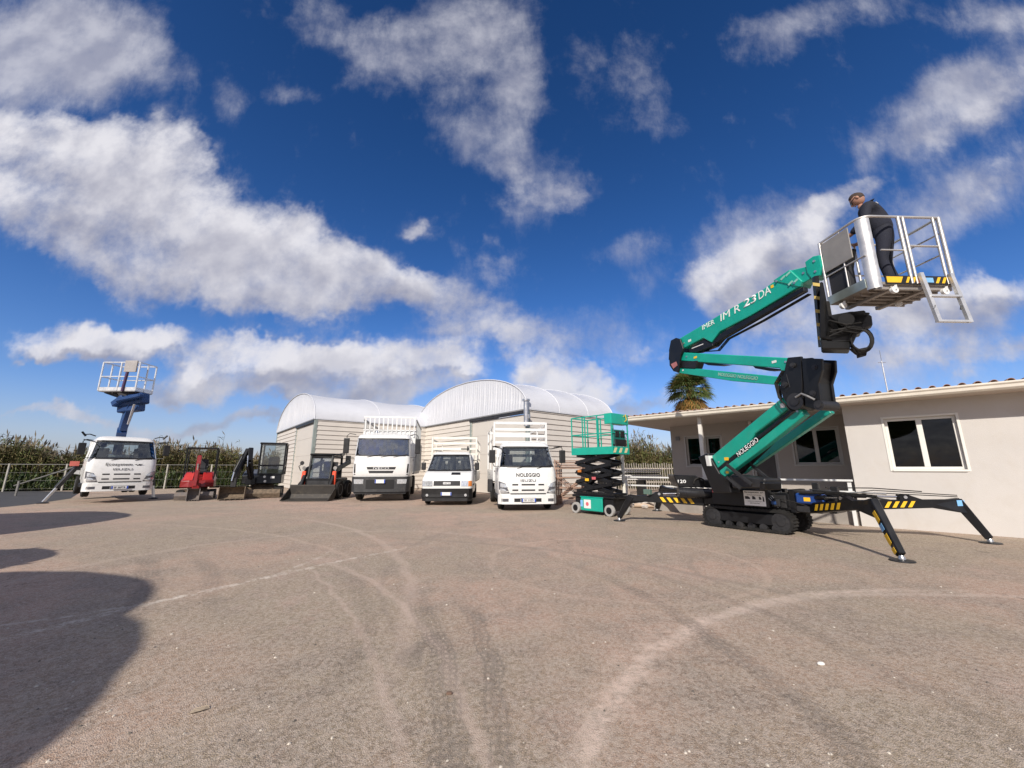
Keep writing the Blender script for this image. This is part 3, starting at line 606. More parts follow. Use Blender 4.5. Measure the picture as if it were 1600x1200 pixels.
# palm behind the roof
pc = W(1078, 610, 26.0)
palm = thing('palm_tree', 'fan palm with dry brown skirt behind the house roof', 'palm tree', (pc.x, pc.y, 0))
mb = MB(); mb.tube([(0,0,0),(.05,0,2),(0,0,4),(0,.02,pc.z)], .28, 10, r2=.24); mb.build('trunk', mat('palm_bark', (.13, .10, .07), .95, var=.3, bump=.6), palm)
V = []; I = []
for k in range(230):
    an = random.uniform(0, 2*math.pi); el = random.uniform(-75, 88); dry = el < -28
    e_ = R(el); d0 = Vector((math.cos(an)*math.cos(e_), math.sin(an)*math.cos(e_), math.sin(e_)))
    Ls = random.uniform(1.0, 1.35) if not dry else random.uniform(.7, 1.15); o = Vector((0, 0, pc.z - (.35 if dry else 0))); hub = o + d0 * Ls * .62
    s_ = d0.cross(UP).normalized(); n_ = s_.cross(d0)
    wv = s_*.02; V.append([o-wv, o+wv, hub+wv, hub-wv]); I.append(1 if dry else 0)
    for j in range(15):
        a = R(-75 + 150*j/14); fd = (d0*math.cos(a) + s_*math.sin(a)).normalized(); ln = random.uniform(.75, .98)
        mid = hub + fd*ln*.55; tip = hub + fd*ln - UP*ln*random.uniform(.15, .45); wv = n_.cross(fd)*.024 + n_*.008
        V.append([hub, mid-wv, tip, mid+wv]); I.append((random.random() < .8) + (random.random() < .3)*1 if dry else (0 if random.random() < .9 else 1))
pp = quads_mesh('crown', np.array([[tuple(p) for p in q_] for q_ in V]), [mat('palm_green', (.10, .135, .035), .55, var=.35), mat('palm_dry', (.26, .15, .045), .8, var=.3), mat('palm_orange', (.38, .2, .05), .8, var=.2)], I, palm)
# unseen round-crowned trees added on the sun side to cast shade on the yard
def shade_tree(name, label, sx, sy, r, hc):
    k = hc / math.tan(SUN_EL); x = sx + SUN_H.x*k; y = sy + SUN_H.y*k
    t = thing(name, label, 'tree', (x, y, 0), group='unseen trees added to shade the yard')
    mb = MB(); mb.tube([(0,0,0),(.05,.03,hc*.5),(0,0,hc)], .22, 10, r2=.12); mb.build('trunk', mat('added_tree_bark', (.11, .085, .065), .95, bump=.6), t)  # trunk of the added tree
    me = bpy.data.meshes.new('crown'); bm = bmesh.new(); bmesh.ops.create_icosphere(bm, subdivisions=4, radius=1)
    for v in bm.verts:
        f = 1 + .035*math.sin(v.co.x*5+sx)*math.sin(v.co.y*4) + random.uniform(-.012, .012)
        v.co = Vector((v.co.x*r*f, v.co.y*r*f, v.co.z*r*.5*f + hc))
    bm.to_mesh(me); bm.free(); me.materials.append(LD); o = bpy.data.objects.new('crown', me); COL.objects.link(o); o.parent = t  # crown of the added tree
    n = 1500; p = RNG.normal(0, 1, (n, 3)); p /= np.linalg.norm(p, axis=1)[:, None]; c = p*np.array([r, r, r*.5])*RNG.uniform(.86, .93, n)[:, None] + np.array([0, 0, hc])
    a = RNG.normal(0, .06, (n, 3)); b_ = RNG.normal(0, .06, (n, 3)); quads_mesh('added_tree_leaves', np.stack([c, c+a, c+a+b_, c+b_], 1), [LD, LG], (RNG.random(n) < .4).astype(int), t)
shade_tree('added_tree', 'unseen round tree added to shade the yard', -6.75, 1.7, 3.5, 4.4)
shade_tree('added_tree', 'unseen round tree added for shade close to the left', -5.0, 1.2, 2.7, 4.4)
shade_tree('added_tree', 'unseen round tree added for shade farther along the yard edge', -8.7, 5.9, 1.35, 3.4)
shade_tree('added_tree', 'unseen broad tree added to shade the yard edge', -14.4, 9.7, 3.4, 4.0)
# loose stones
n = 260; mb = MB()
for i in range(n):
    u = random.uniform(-200, 1800); v = random.choice([random.uniform(815, 1250), random.uniform(860, 1250)]); p = G(u, v); s = random.uniform(.003, .009) * (1 + .12*p.y)
    vs = [Vector((math.cos(a)*s*random.uniform(.7, 1.2), math.sin(a)*s*random.uniform(.7, 1.2), 0)) for a in [k*1.257 for k in range(5)]]
    mb.add([p + q for q in vs] + [p + Vector((0, 0, s*.6)) + q*.5 for q in vs], [(5,6,7,8,9)] + [(j, (j+1) % 5, 5+(j+1) % 5, 5+j) for j in range(5)], random.choice((0, 0, 1)))
tag(mb.build('loose_pebbles', [mat('pale_pebble', (.5, .45, .38), .9, var=.2), mat('dark_pebble', (.14, .12, .10), .9, var=.3)]), 'small pebbles and crumbs scattered over the yard', 'pebbles', kind='stuff')
p = G(1283, 1039); mb = MB(); mb.lathe([(.014,0),(.027,.004),(.028,.011),(.018,.019),(.008,.02)], 9); o = mb.build('stone', mat('white_stone', (.75, .72, .66), .7, var=.1), bevel=0); o.location = p; o.scale = (1, .62, 1); tag(o, 'small white stone lying on the asphalt at lower right', 'stone')
p = G(310, 1112); mb = MB(); mb.add([(-.05,0,.002),(-.02,.02,.014),(.04,.014,.018),(.055,-.004,.004),(.02,-.02,.012),(-.025,-.018,.01)], [(0,1,4,5),(1,2,3,4)]); mb.add([(-.05,0,.0015),(-.02,.02,.012),(.04,.014,.016),(.055,-.004,.0025),(.02,-.02,.010),(-.025,-.018,.008)], [(5,4,1,0),(4,3,2,1)])
o = mb.build('dry_leaf', mat('dry_leaf_brown', (.35, .28, .2), .8)); o.location = p; o.rotation_euler = (0, 0, .6); tag(o, 'curled dry leaf on the asphalt at lower left', 'leaf')
p = G(352+350, 1085); mb = MB(); mb.lathe([(.01,0),(.022,.004),(.02,.012),(.008,.016)], 7); o = mb.build('stone', mat('brown_stone', (.16, .1, .07), .9)); o.location = p; o.scale = (1, .7, 1); tag(o, 'small dark brown stone on the pale tyre track', 'stone')
# ---------------------------------------------------------------- trucks and vans
def interp(tab, z, k):
    if z <= tab[0][0]: return tab[0][k]
    for a, b_ in zip(tab, tab[1:]):
        if z <= b_[0]: return a[k] + (b_[k]-a[k])*(z-a[0])/(b_[0]-a[0])
    return tab[-1][k]
class Cab:
    """cab-over or short-bonnet cab: lev = (z, half width, front y); zg = glass band; front faces local -y"""
    def __init__(s, root, lev, zg, yb, r=.2, bulge=.06, paint=None, seats=2, glass=None):
        s.root, s.lev, s.zg, s.yb, s.r, s.bl, s.paint = root, lev, zg, yb, r, bulge, paint or WHITE
        mb = MB(); z0, z1 = zg
        zs = [l[0] for l in lev]
        lowz = [z for z in zs if z < z0] + [z0]; topz = [z1] + [z for z in zs if z > z1]
        mb.loft([s.ring(z) for z in lowz]); mb.loft([s.ring(z) for z in topz])
        for sg in (-1, 1):                                   # windscreen pillars and rear pillars
            h0, h1 = s.hw(z0), s.hw(z1)
            for a, b_, c_, d in ((.90, 1.0, 0, 0),):
                x0, x1, X0, X1 = sg*h0*.955, sg*h0, sg*h1*.94, sg*h1
                p = [(x0, s.F(x0, z0), z0), (x1, s.F(x1, z0)-.0, z0), (X1, s.F(X1, z1), z1), (X0, s.F(X0, z1), z1)]
                mb.prism(p, (0, .1, 0))
            xo, Xo = sg*h0, sg*h1
            mb.prism([(xo, yb-.16, z0), (xo, yb, z0), (Xo, yb, z1), (Xo, yb-.12, z1)], (-sg*.05, 0, 0))
        # rear wall with window opening
        h0, h1 = s.hw(z0)-.05, s.hw(z1)-.05; m_ = (z0+z1)/2
        for a, b_, c_, d in ((-h0, -h0*.55, z0, z1), (h0*.55, h0, z0, z1), (-h0*.55, h0*.55, z0, z0+.18), (-h0*.55, h0*.55, z1-.1, z1)):
            mb.box(a, b_, yb-.04, yb-.002, c_, d)
        s.cab = mb.build('cab', s.paint, root, bevel=.012)
        s.patch('windscreen', [(-h0*.965-.03, z0+.02), (h0*.965+.03, z0+.02), (h1*.955, z1-.02), (-h1*.955, z1-.02)], glass or GLASS, off=-.02, nx=14, nz=4, th=.006)
        s.patch('windscreen_seal', [(-h0-.0, z0-.015), (h0, z0-.015), (h0, z0+.035), (-h0, z0+.035)], BLACK, off=.004, nx=14, nz=1, th=.02)
        s.patch('windscreen_seal', [(-h1, z1-.045), (h1, z1-.045), (h1, z1+.008), (-h1, z1+.008)], BLACK, off=.004, nx=14, nz=1, th=.02)
        for sg in (-1, 1):
            H0, H1 = s.hw(z0), s.hw(z1); yf0, yf1 = s.F(sg*H0, z0)+.10, s.F(sg*H1, z1)+.10
            mb = MB(); mb.prism([(sg*(H0-.02), yf0, z0), (sg*(H0-.02), yb-.16, z0), (sg*(H1-.02), yb-.12, z1), (sg*(H1-.02), yf1, z1)], (-sg*.006, 0, 0)); mb.build('side_window', GLASS, root)
            yd0 = s.F(sg*H0, z0) + .06; zb = lev[0][0] + .12
            mb = MB(); mb.prism([(sg*(s.hw(zb)+.004), yd0+.55, zb), (sg*(s.hw(zb)+.004), yb-.1, zb), (sg*(H0+.006), yb-.1, z0-.01), (sg*(H0+.006), yd0+.02, z0-.01), (sg*(s.hw((zb+z0)/2)+.006), yd0+.02, (zb+z0)/2)], (sg*.012, 0, 0))
            d = mb.build('door', s.paint, root, bevel=.006)
            mb = MB(); mb.box(min(sg*(H0+.018), sg*(H0+.05)), max(sg*(H0+.018), sg*(H0+.05)), yb-.32, yb-.16, z0-.16, z0-.12); mb.build('door_handle', BLACK, d)
        ys = yb - .38
        for i in range(seats):
            x = (i - (seats-1)/2) * (1.15 if seats == 2 else .55)
            mb = MB(); mb.box(x-.22, x+.22, ys, ys+.12, z0-.05, z0+.42); mb.box(x-.12, x+.12, ys+.01, ys+.10, z0+.45, z0+.62); mb.box(x-.22, x+.22, ys-.42, ys, z0-.12, z0+.02)
            mb.build('seat', SEAT, root, bevel=.03)
        mb = MB(); mb.box(-h0+.06, h0-.06, s.F(0, z0)+.08, s.F(0, z0)+.42, z0-.02, z0+.07); mb.build('dashboard', BLACK, root, bevel=.02)
        mb = MB(); c_ = Vector((h0*.45, s.F(0, z0)+.5, z0+.14)); mb.tube([c_ + Vector((math.cos(a)*.2, math.sin(a)*.11, math.sin(a)*.16)) for a in [k*math.pi/8 for k in range(16)]], .016, 6, closed=True); mb.bar(c_-Vector((.18,0,0)), c_+Vector((.18,0,0)), .04, .03); mb.build('steering_wheel', BLACK, root)
    def hw(s, z): return interp(s.lev, z, 1)
    def F(s, x, z):
        h = s.hw(z); y = interp(s.lev, z, 2) ; ax = min(abs(x), h); k = h - s.r
        b_ = s.bl * (min(ax, k)/h)**2
        if ax > k: b_ += s.r - math.sqrt(max(0, s.r**2 - (ax-k)**2))
        return y + b_
    def ring(s, z):
        h = s.hw(z); t = [-1, -.995, -.975, -.94, -.89, -.8, -.6, -.3, 0, .3, .6, .8, .89, .94, .975, .995, 1]
        return [(h*a, s.F(h*a, z), z) for a in t] + [(h, s.yb-.04, z), (h-.04, s.yb, z), (-h+.04, s.yb, z), (-h, s.yb-.04, z)]
    def patch(s, name, q, m, off=.004, nx=6, nz=3, th=.02, parent=None, label=None):
        vs = []
        for o in (off, off-th):
            for j in range(nz+1):
                for i in range(nx+1):
                    a, b_ = i/nx, j/nz
                    x = (q[0][0]*(1-a)+q[1][0]*a)*(1-b_) + (q[3][0]*(1-a)+q[2][0]*a)*b_
                    z = (q[0][1]*(1-a)+q[1][1]*a)*(1-b_) + (q[3][1]*(1-a)+q[2][1]*a)*b_
                    vs.append((x, s.F(x, z)-o, z))
        k = nx+1; N = k*(nz+1); fs = [(j*k+i, j*k+i+1, (j+1)*k+i+1, (j+1)*k+i) for j in range(nz) for i in range(nx)]
        fs += [tuple(N+t for t in f[::-1]) for f in fs]
        per = [i for i in range(k)] + [j*k+nx for j in range(1, nz+1)] + [nz*k+i for i in range(nx-1, -1, -1)] + [j*k for j in range(nz-1, 0, -1)]
        fs += [(per[i], N+per[i], N+per[(i+1) % len(per)], per[(i+1) % len(per)]) for i in range(len(per))]
        mb = MB(); mb.add(vs, fs); return mb.build(name, m, parent or s.root, label=label)
    def lettering(s, t, z, w_, h, m, x=0, bold=.0, name='lettering', shear=0.0, off=.012):
        dz = .05; n = Vector((0, -(1), (s.F(x, z+dz)-s.F(x, z-dz))/(2*dz))).normalized()
        up = Vector((0, (s.F(x, z+dz)-s.F(x, z-dz)), 2*dz)).normalized()
        return text(name, t, frame(Vector((x, s.F(x, z)-off, z)), (1, 0, 0), up), m, s.root, w_, h, bold, .004, shear)
def mirror(root, x, y, z, sg, h=.42, w_=.2, arm=.16, name='mirror'):
    mb = MB(); mb.box(x-w_/2, x+w_/2, y-.05, y+.05, z-h/2, z+h/2); m = mb.build(name, BLACK, root, bevel=.03, seg=2)
    mb = MB(); mb.box(x-w_/2+.02, x+w_/2-.02, y+.051, y+.056, z-h/2+.03, z+h/2-.03); mb.build('mirror_glass', CHROME, m)
    mb = MB(); mb.tube([(x-sg*arm*1.6, y+.12, z+h*.75), (x-sg*arm*.5, y, z+h*.8), (x, y, z+h*.65), (x, y, z+h*.4)], .014, 6); mb.tube([(x, y, z-h*.4), (x-sg*arm*.4, y, z-h*.75), (x-sg*arm*1.5, y+.1, z-h*.75)], .012, 6)
    mb.build('mirror_arm', BLACK, m)
def chassis(root, w_, y0, y1, z0=.45, z1=.68):
    mb = MB()
    for sg in (-1, 1): mb.box(min(sg*w_, sg*(w_-.09)), max(sg*w_, sg*(w_-.09)), y0, y1, z0, z1)
    y = y0 + .4
    while y < y1: mb.box(-w_+.091, w_-.091, y, y+.1, z0+.05, z1-.05); y += .9
    mb.build('chassis', BLKP, root)
def axle(root, y, r, track, wd=.2, dual=False, rim=None):
    for sg in (-1, 1):
        tread_wheel(root, sg*track, y, r, wd, rim)
        if dual: tread_wheel(root, sg*(track-wd-.03), y, r, wd, rim)
    mb = MB(); mb.tube([(-track+wd*.55, y, r), (track-wd*.55, y, r)], .06, 8); mb.build('axle', BLKP, root)
def plate(root, x, y, z, s_=None, w_=.5, h=.11):
    mb = MB(); mb.box(x-w_/2, x+w_/2, y-.012, y, z-h/2, z+h/2); p = mb.build('number_plate', PLATE, root, bevel=.003)
    for sg in (-1, 1):
        mb = MB(); mb.box(min(sg*(w_/2-.045), sg*(w_/2-.004))+x, max(sg*(w_/2-.045), sg*(w_/2-.004))+x, y-.016, y-.0125, z-h/2+.004, z+h/2-.004); mb.build('plate_band', PBLUE, p)
    if s_: text('plate_number', s_, frame((x, y-.013, z), (1,0,0), (0,0,1)), INK, p, w_*.68, h*.6, .01)
def wiper(cab, x0, x1, z):
    mb = MB(); mb.tube([(x0, cab.F(x0, z)-.02, z-.03), (x1, cab.F(x1, z+.06)-.03, z+.05)], .008, 5); mb.tube([(x1-.2, cab.F(x1-.2, z+.05)-.03, z+.035), (x1+.2, cab.F(x1+.2, z+.05)-.03, z+.07)], .007, 4); mb.build('wiper', BLACK, cab.root)
def lamp(cab, q, sg):
    q = [(sg*a, b_) for a, b_ in q]; q = q if sg > 0 else [q[1], q[0], q[3], q[2]]
    h = cab.patch('headlight', q, mat('lamp_housing', (.10, .10, .11), .25, .3), off=.006, nx=5, nz=3)
    c = [sum(p[0] for p in q)/4, sum(p[1] for p in q)/4]
    for k in (-.28, .25):
        f = lambda t: (c[0] + (t[0]-c[0])*.72, c[1] + k*(q[2][1]-q[1][1])+ (t[1]-c[1])*.36)
        cab.patch('lamp_lens', [f(t) for t in q], LAMP, off=.014, nx=4, nz=2, th=.01, parent=h)
def dropside(root, hw, y0, y1, zf, hs, post_h=None, nrail=0, zr=(2.3, 3.0), mats=None, side_rails=0):
    pm = mats or WHITE
    mb = MB(); mb.box(-hw, hw, y0, y1, zf-.1, zf); mb.build('bed_floor', mat('bed_floor', (.25, .24, .22), .8), root)
    for sg in (-1, 1):
        n = 6; mb = MB()
        for k in range(n): mb.box(min(sg*hw, sg*(hw+.03)), max(sg*hw, sg*(hw+.03)), y0+.04, y1-.03, zf-.05+k*hs/n, zf-.05+(k+1)*hs/n-.012)
        mb.build('bed_side', pm, root)
    mb = MB(); mb.box(-hw+.02, hw-.02, y1+.002, y1+.03, zf-.05, zf-.05+hs); mb.build('tailgate', pm, root)
    if nrail:
        mb = MB(); mb.box(-hw, hw, y0-.05, y0-.002, zf-.05, zf+hs)
        for sg in (-1, 1): mb.box(sg*hw-.035, sg*hw+.035, y0-.06, y0+.01, zf-.06, zr[1]+.04)
        for k in range(nrail):
            z = zr[0] + (zr[1]-zr[0])*k/(nrail-1); mb.box(-hw+.036, hw-.036, y0-.045, y0-.005, z-.05, z+.05)
        mb.build('headboard', pm, root, bevel=.006)
LOGO = [(-1,.1),(-.55,.25),(-.2,-.05),(.1,.3),(.45,.2),(1,.35),(.6,-.05),(.3,-.3),(0,-.1),(-.3,-.35),(-.5,0)]
def logo(cab, x, z, s_):
    mb = MB(); mb.prism([(x+a*s_, cab.F(x, z)-.012, z+b_*s_*.8) for a, b_ in LOGO], (0, -.004, 0)); mb.build('logo', INK, cab.root)
LEVI = [(.50,.93,.03),(.62,.955,.0),(.95,.965,.02),(1.2,.96,.07),(1.38,.95,.13),(2.06,.84,.43),(2.14,.80,.50),(2.2,.74,.62),(2.24,.6,.78)]
def small_truck(name, label, loc, rz, words, scl=1.0, plate_no='EX 482KM', group='white rental trucks in a row'):
    t = thing(name, label, 'truck', loc, rz, group); t.scale = (scl, scl, scl)
    c = Cab(t, LEVI, (1.38, 2.06), 1.62, .22, .07)
    c.patch('bumper', [(-.955, .22), (.955, .22), (.955, .50), (-.955, .50)], WHITE, off=.05, nx=16, nz=3, th=.16)
    for a, b_ in ((-.42, -.26), (.26, .42)): c.patch('bumper_slot', [(a-.04, .29), (b_, .29), (b_, .40), (a-.04, .40)], BLACK, off=.053, nx=2, nz=1, th=.02)
    c.patch('bumper_slot', [(-.25, .28), (.25, .28), (.25, .41), (-.25, .41)], BLACK, off=.053, nx=2, nz=1, th=.02)
    for sg in (-1, 1):
        q = [(sg*.64, .30), (sg*.86, .30), (sg*.86, .39), (sg*.64, .39)]; q = q if sg > 0 else [q[1], q[0], q[3], q[2]]
        c.patch('fog_lamp', q, mat('lamp_housing', (.10,.10,.11), .25), off=.053, nx=3, nz=1, th=.02)
        lamp(c, [(.60, .55), (.93, .55), (.945, .93), (.74, .86)], sg)
        mirror(t, sg*1.17, .12, 1.72, sg)
    mb = MB(); mb.box(-.99, -.97, .55, 1.0, .3, .9) if False else None
    c.patch('grille', [(-.58, .52), (.58, .52), (.58, .555), (-.58, .555)], BLACK, off=.006, nx=8, nz=1)
    for z in (.63, .80):
        for a, b_ in ((-.52, -.33), (-.22, .22), (.33, .52)): c.patch('grille_slot', [(a, z), (b_, z), (b_, z+.045), (a, z+.045)], BLACK, off=.005, nx=4, nz=1)
    for k, (s_, z, w_, h, x, b_) in enumerate(words): c.lettering(s_, z, w_, h, INK, x, b_)
    plate(t, 0, -.055, .345, plate_no, .46, .11)
    for x0, x1 in ((-.35, -.05), (.3, .6)): wiper(c, x0, x1, 1.36)
    for sg in (-1, 1): mb = MB(); mb.tube([(sg*.84, .62, 2.0), (sg*.84, .3, 1.98), (sg*1.17, .12, 2.05)], .016, 6); mb.build('mirror_bracket', BLACK, t)
    for sg in (-1, 1): mb = MB(); mb.box(min(sg*.80, sg*.99), max(sg*.80, sg*.99), .45, 1.45, .36, .5); mb.build('wheel_arch', BLACK, t, bevel=.02)
    chassis(t, .40, .5, 5.2); axle(t, .95, .375, .80, .2); axle(t, 3.9, .375, .84, .2, True)
    return t, c
npr = G(826, 799)
t, c = small_truck('flatbed_truck', 'white flatbed truck reading NOLEGGIO, next to the green scissor lift', (npr.x, npr.y - .0, 0), R(7), [('NOLEGGIO', 1.13, .78, .115, -.0, .015), ('ISUZU', .955, .50, .07, 0, .0)], plate_no='GK 315ZD', scl=1.05)
dropside(t, .98, 1.80, 5.3, .95, .4, nrail=6, zr=(1.8, 3.0))
mb = MB()
for y in (1.9, 3.6, 5.25):
    for sg in (-1, 1): mb.box(sg*.98-.03, sg*.98+.03, y-.03, y+.03, 1.3, 2.96)
for z in (2.0, 2.45, 2.93):
    for sg in (-1, 1): mb.box(sg*.98-.02, sg*.98+.02, 1.94, 5.2, z-.03, z+.03)
mb.box(-.948, .948, 5.23, 5.27, 2.86, 2.96); mb.build('bed_cage', WHITE, t)
mb = MB(); mb.box(-1.2, -1.02, 1.75, 1.95, .5, .95); mb.build('tool_box', DGREY, t, bevel=.02)

# cream bonnet flatbed
dl = G(697, 790)
t = thing('flatbed_van', 'older white short-bonnet flatbed van with black bumper and three seats showing', 'van', (dl.x, dl.y, 0), R(2), 'white rental trucks in a row'); t.scale = (1.03,)*3
c = Cab(t, [(.42,.93,.04),(.7,.96,.0),(.92,.96,.02),(1.0,.945,.06),(1.18,.93,.42),(1.27,.915,.66),(1.92,.78,1.16),(1.98,.75,1.24),(2.04,.66,1.4)], (1.27, 1.92), 2.25, .14, .05, seats=3)
c.patch('bumper', [(-.965, .30), (.965, .30), (.965, .62), (-.965, .62)], BLACK, off=.09, nx=16, nz=3, th=.16)
c.patch('air_dam', [(-.93, .16), (.93, .16), (.95, .30), (-.95, .30)], BLACK, off=.05, nx=12, nz=2, th=.1)
g = c.patch('grille', [(-.50, .72), (.50, .72), (.50, .90), (-.50, .90)], BLACK, off=.008, nx=8, nz=2)
c.patch('badge', [(-.14, .775), (.14, .775), (.14, .85), (-.14, .85)], ALU, off=.02, nx=2, nz=1, parent=g)
text('lettering', 'IVECO', frame((0, c.F(0, .81)-.021, .81), (1,0,0), (0,0,1)), INK, t, .24, .05, .01)
for sg in (-1, 1):
    q = [(sg*.54, .70), (sg*.80, .70), (sg*.80, .90), (sg*.54, .90)]; q = q if sg > 0 else [q[1], q[0], q[3], q[2]]
    h = c.patch('headlight', q, LAMP, off=.008, nx=4, nz=2)
    q = [(sg*.81, .70), (sg*.94, .70), (sg*.94, .90), (sg*.81, .90)]; q = q if sg > 0 else [q[1], q[0], q[3], q[2]]
    c.patch('indicator', q, AMBER if sg > 0 else LAMP, off=.008, nx=3, nz=2)
    mb = MB(); mb.lathe([(.05,0),(.05,.03)], 12, M=Matrix.Translation((sg*.72, c.F(.72,.38)-.10, .38)) @ rotm(R(90))); mb.build('fog_lamp', LAMP, t)
    mirror(t, sg*1.08, 1.0, 1.45, sg, .3, .18, .1)
c.patch('bonnet_vent', [(.12, 1.12), (.48, 1.12), (.46, 1.21), (.12, 1.21)], BLACK, off=.01, nx=3, nz=2)
c.patch('windscreen_shade', [(-.70, 1.84), (.70, 1.84), (.68, 1.90), (-.68, 1.90)], BLACK, off=-.03, nx=6, nz=1)
plate(t, 0, -.10, .43, None, .40, .12)
for x0, x1 in ((-.5, -.15), (.1, .45)): wiper(c, x0, x1, 1.27)
for sg in (-1, 1):
    mb = MB(); mb.box(min(sg*.78, sg*.975), max(sg*.78, sg*.975), .30, 1.35, .70, .78); mb.build('wheel_arch', BLACK, t, bevel=.02)
chassis(t, .38, .6, 5.4); axle(t, .85, .34, .82, .19); axle(t, 4.1, .34, .8, .19, True)
dropside(t, .97, 2.35, 5.6, .9, .4, nrail=6, zr=(1.5, 2.68), mats=CREAM)
mb = MB(); mb.tube([(.30, 2.2, 2.2), (.62, 2.2, 2.2)], .03, 6); mb.tube([(.60, 2.2, 2.12), (.60, 2.2, 2.32)], .035, 6); mb.build('work_lamp', BLACK, t)
mb = MB()
for y in (3.4, 5.5):
    for sg in (-1, 1): mb.box(sg*.97-.025, sg*.97+.025, y-.025, y+.025, 1.28, 2.6)
for z in (1.8, 2.2, 2.6):
    for sg in (-1, 1): mb.box(sg*.97-.015, sg*.97+.015, 2.4, 5.55, z-.03, z+.03)
mb.build('bed_cage', CREAM, t)

# big tipper
iv = G(592, 784)
t = thing('tipper_truck', 'large white tipper truck with black lower bumper and tall ribbed body', 'truck', (iv.x, iv.y, 0), R(10), 'white rental trucks in a row'); t.scale = (1.07,)*3
c = Cab(t, [(.98,1.12,.04),(1.1,1.14,.0),(1.5,1.14,.03),(1.82,1.12,.08),(2.55,1.08,.20),(2.68,1.04,.3),(2.74,.95,.5)], (1.82, 2.55), 1.75, .2, .09, seats=2, glass=BGLASS)
c.patch('bumper', [(-1.13, .38), (1.13, .38), (1.15, .98), (-1.15, .98)], mat('grey_bumper', (.035,.036,.038), .5, dirt=.4, dirtcol=(.12,.11,.10)), off=.07, nx=18, nz=4, th=.3)
c.patch('bumper_grille', [(-.55, .50), (.55, .50), (.55, .86), (-.55, .86)], mat('mesh_black', (.006,.006,.007), .6), off=.075, nx=8, nz=2, th=.02)
c.patch('bumper_step', [(-1.0, .30), (1.0, .30), (1.05, .38), (-1.05, .38)], BLACK, off=.02, nx=10, nz=1, th=.2)
g = c.patch('grille', [(-.46, 1.12), (.46, 1.12), (.50, 1.22), (-.50, 1.22)], BLACK, off=.006, nx=8, nz=2)
g = c.patch('grille', [(-.54, 1.27), (.54, 1.27), (.58, 1.37), (-.58, 1.37)], BLACK, off=.006, nx=8, nz=2)
c.lettering('IVECO', 1.32, .62, .085, ALU, bold=.0, off=.014)
for sg in (-1, 1):
    q = [(sg*.66, .70), (sg*1.02, .70), (sg*1.04, .88), (sg*.66, .88)]; q = q if sg > 0 else [q[1], q[0], q[3], q[2]]
    c.patch('headlight', q, LAMP, off=.078, nx=5, nz=2, th=.03)
    q = [(sg*1.00, 1.06), (sg*1.07, 1.06), (sg*1.08, 1.5), (sg*1.03, 1.5)]; q = q if sg > 0 else [q[1], q[0], q[3], q[2]]
    c.patch('air_deflector', q, BLACK, off=.01, nx=2, nz=3)
    mirror(t, sg*1.42, .0, 2.22, sg, .62, .22, .2)
    mb = MB(); mb.box(min(sg*.9, sg*1.15), max(sg*.9, sg*1.15), .5, 1.7, .5, .97); mb.build('mudguard', BLACK, t, bevel=.03)
plate(t, 0, -.08, .80, None, .40, .15)
for x0, x1 in ((-.6, -.2), (-.05, .4), (.45, .85)): wiper(c, x0, x1, 1.80)
mb = MB(); mb.tube([(-.35, .55, 2.74), (-.35, .55, 2.9)], .05, 8); mb.tube([(-.5,.55,2.8),(.5,.55,2.8)], .02, 6); mb.build('roof_horn', CHROME, t)
chassis(t, .42, .6, 6.6, .6, .85); axle(t, 1.25, .48, .97, .26); axle(t, 5.0, .48, .93, .25, True)
mb = MB(); mb.box(-1.18, 1.18, 2.1, 6.7, 1.05, 1.15); mb.build('tipper_floor', GREY, t)
mb = MB(); mb.box(-1.18, 1.18, 2.05, 2.098, 1.1, 3.05)
for i in range(12): x = -1.1 + i*.2; mb.box(x-.025, x+.025, 1.99, 2.049, 2.75, 3.62)
mb.box(-1.18, 1.18, 1.985, 2.045, 3.62, 3.70); mb.box(-1.18, 1.18, 1.99, 2.045, 3.03, 3.08)
for i in range(11): x = -1.0 + i*.2; mb.box(x-.06, x+.06, 2.0, 2.03, 2.85, 2.93)
mb.build('headboard', WHITE, t)
for sg in (-1, 1):
    mb = MB(); mb.box(min(sg*1.18, sg*1.21), max(sg*1.18, sg*1.21), 2.1, 6.7, 1.15, 2.5)
    for i in range(22): y = 2.15 + i*.215; mb.box(min(sg*1.211, sg*1.27), max(sg*1.211, sg*1.27), y-.03, y+.03, 1.2, 2.5)
    mb.box(min(sg*1.211, sg*1.28), max(sg*1.211, sg*1.28), 2.1, 6.7, 2.505, 2.6)
    for i in range(16): y = 2.2 + i*.29; mb.box(min(sg*1.18, sg*1.2), max(sg*1.18, sg*1.2), y-.02, y+.02, 2.61, 3.5)
    mb.box(min(sg*1.17, sg*1.22), max(sg*1.17, sg*1.22), 2.1, 6.7, 3.51, 3.58)
    mb.build('tipper_side', mat('light_grey_body', (.42, .43, .42), .6, dirt=.3), t)

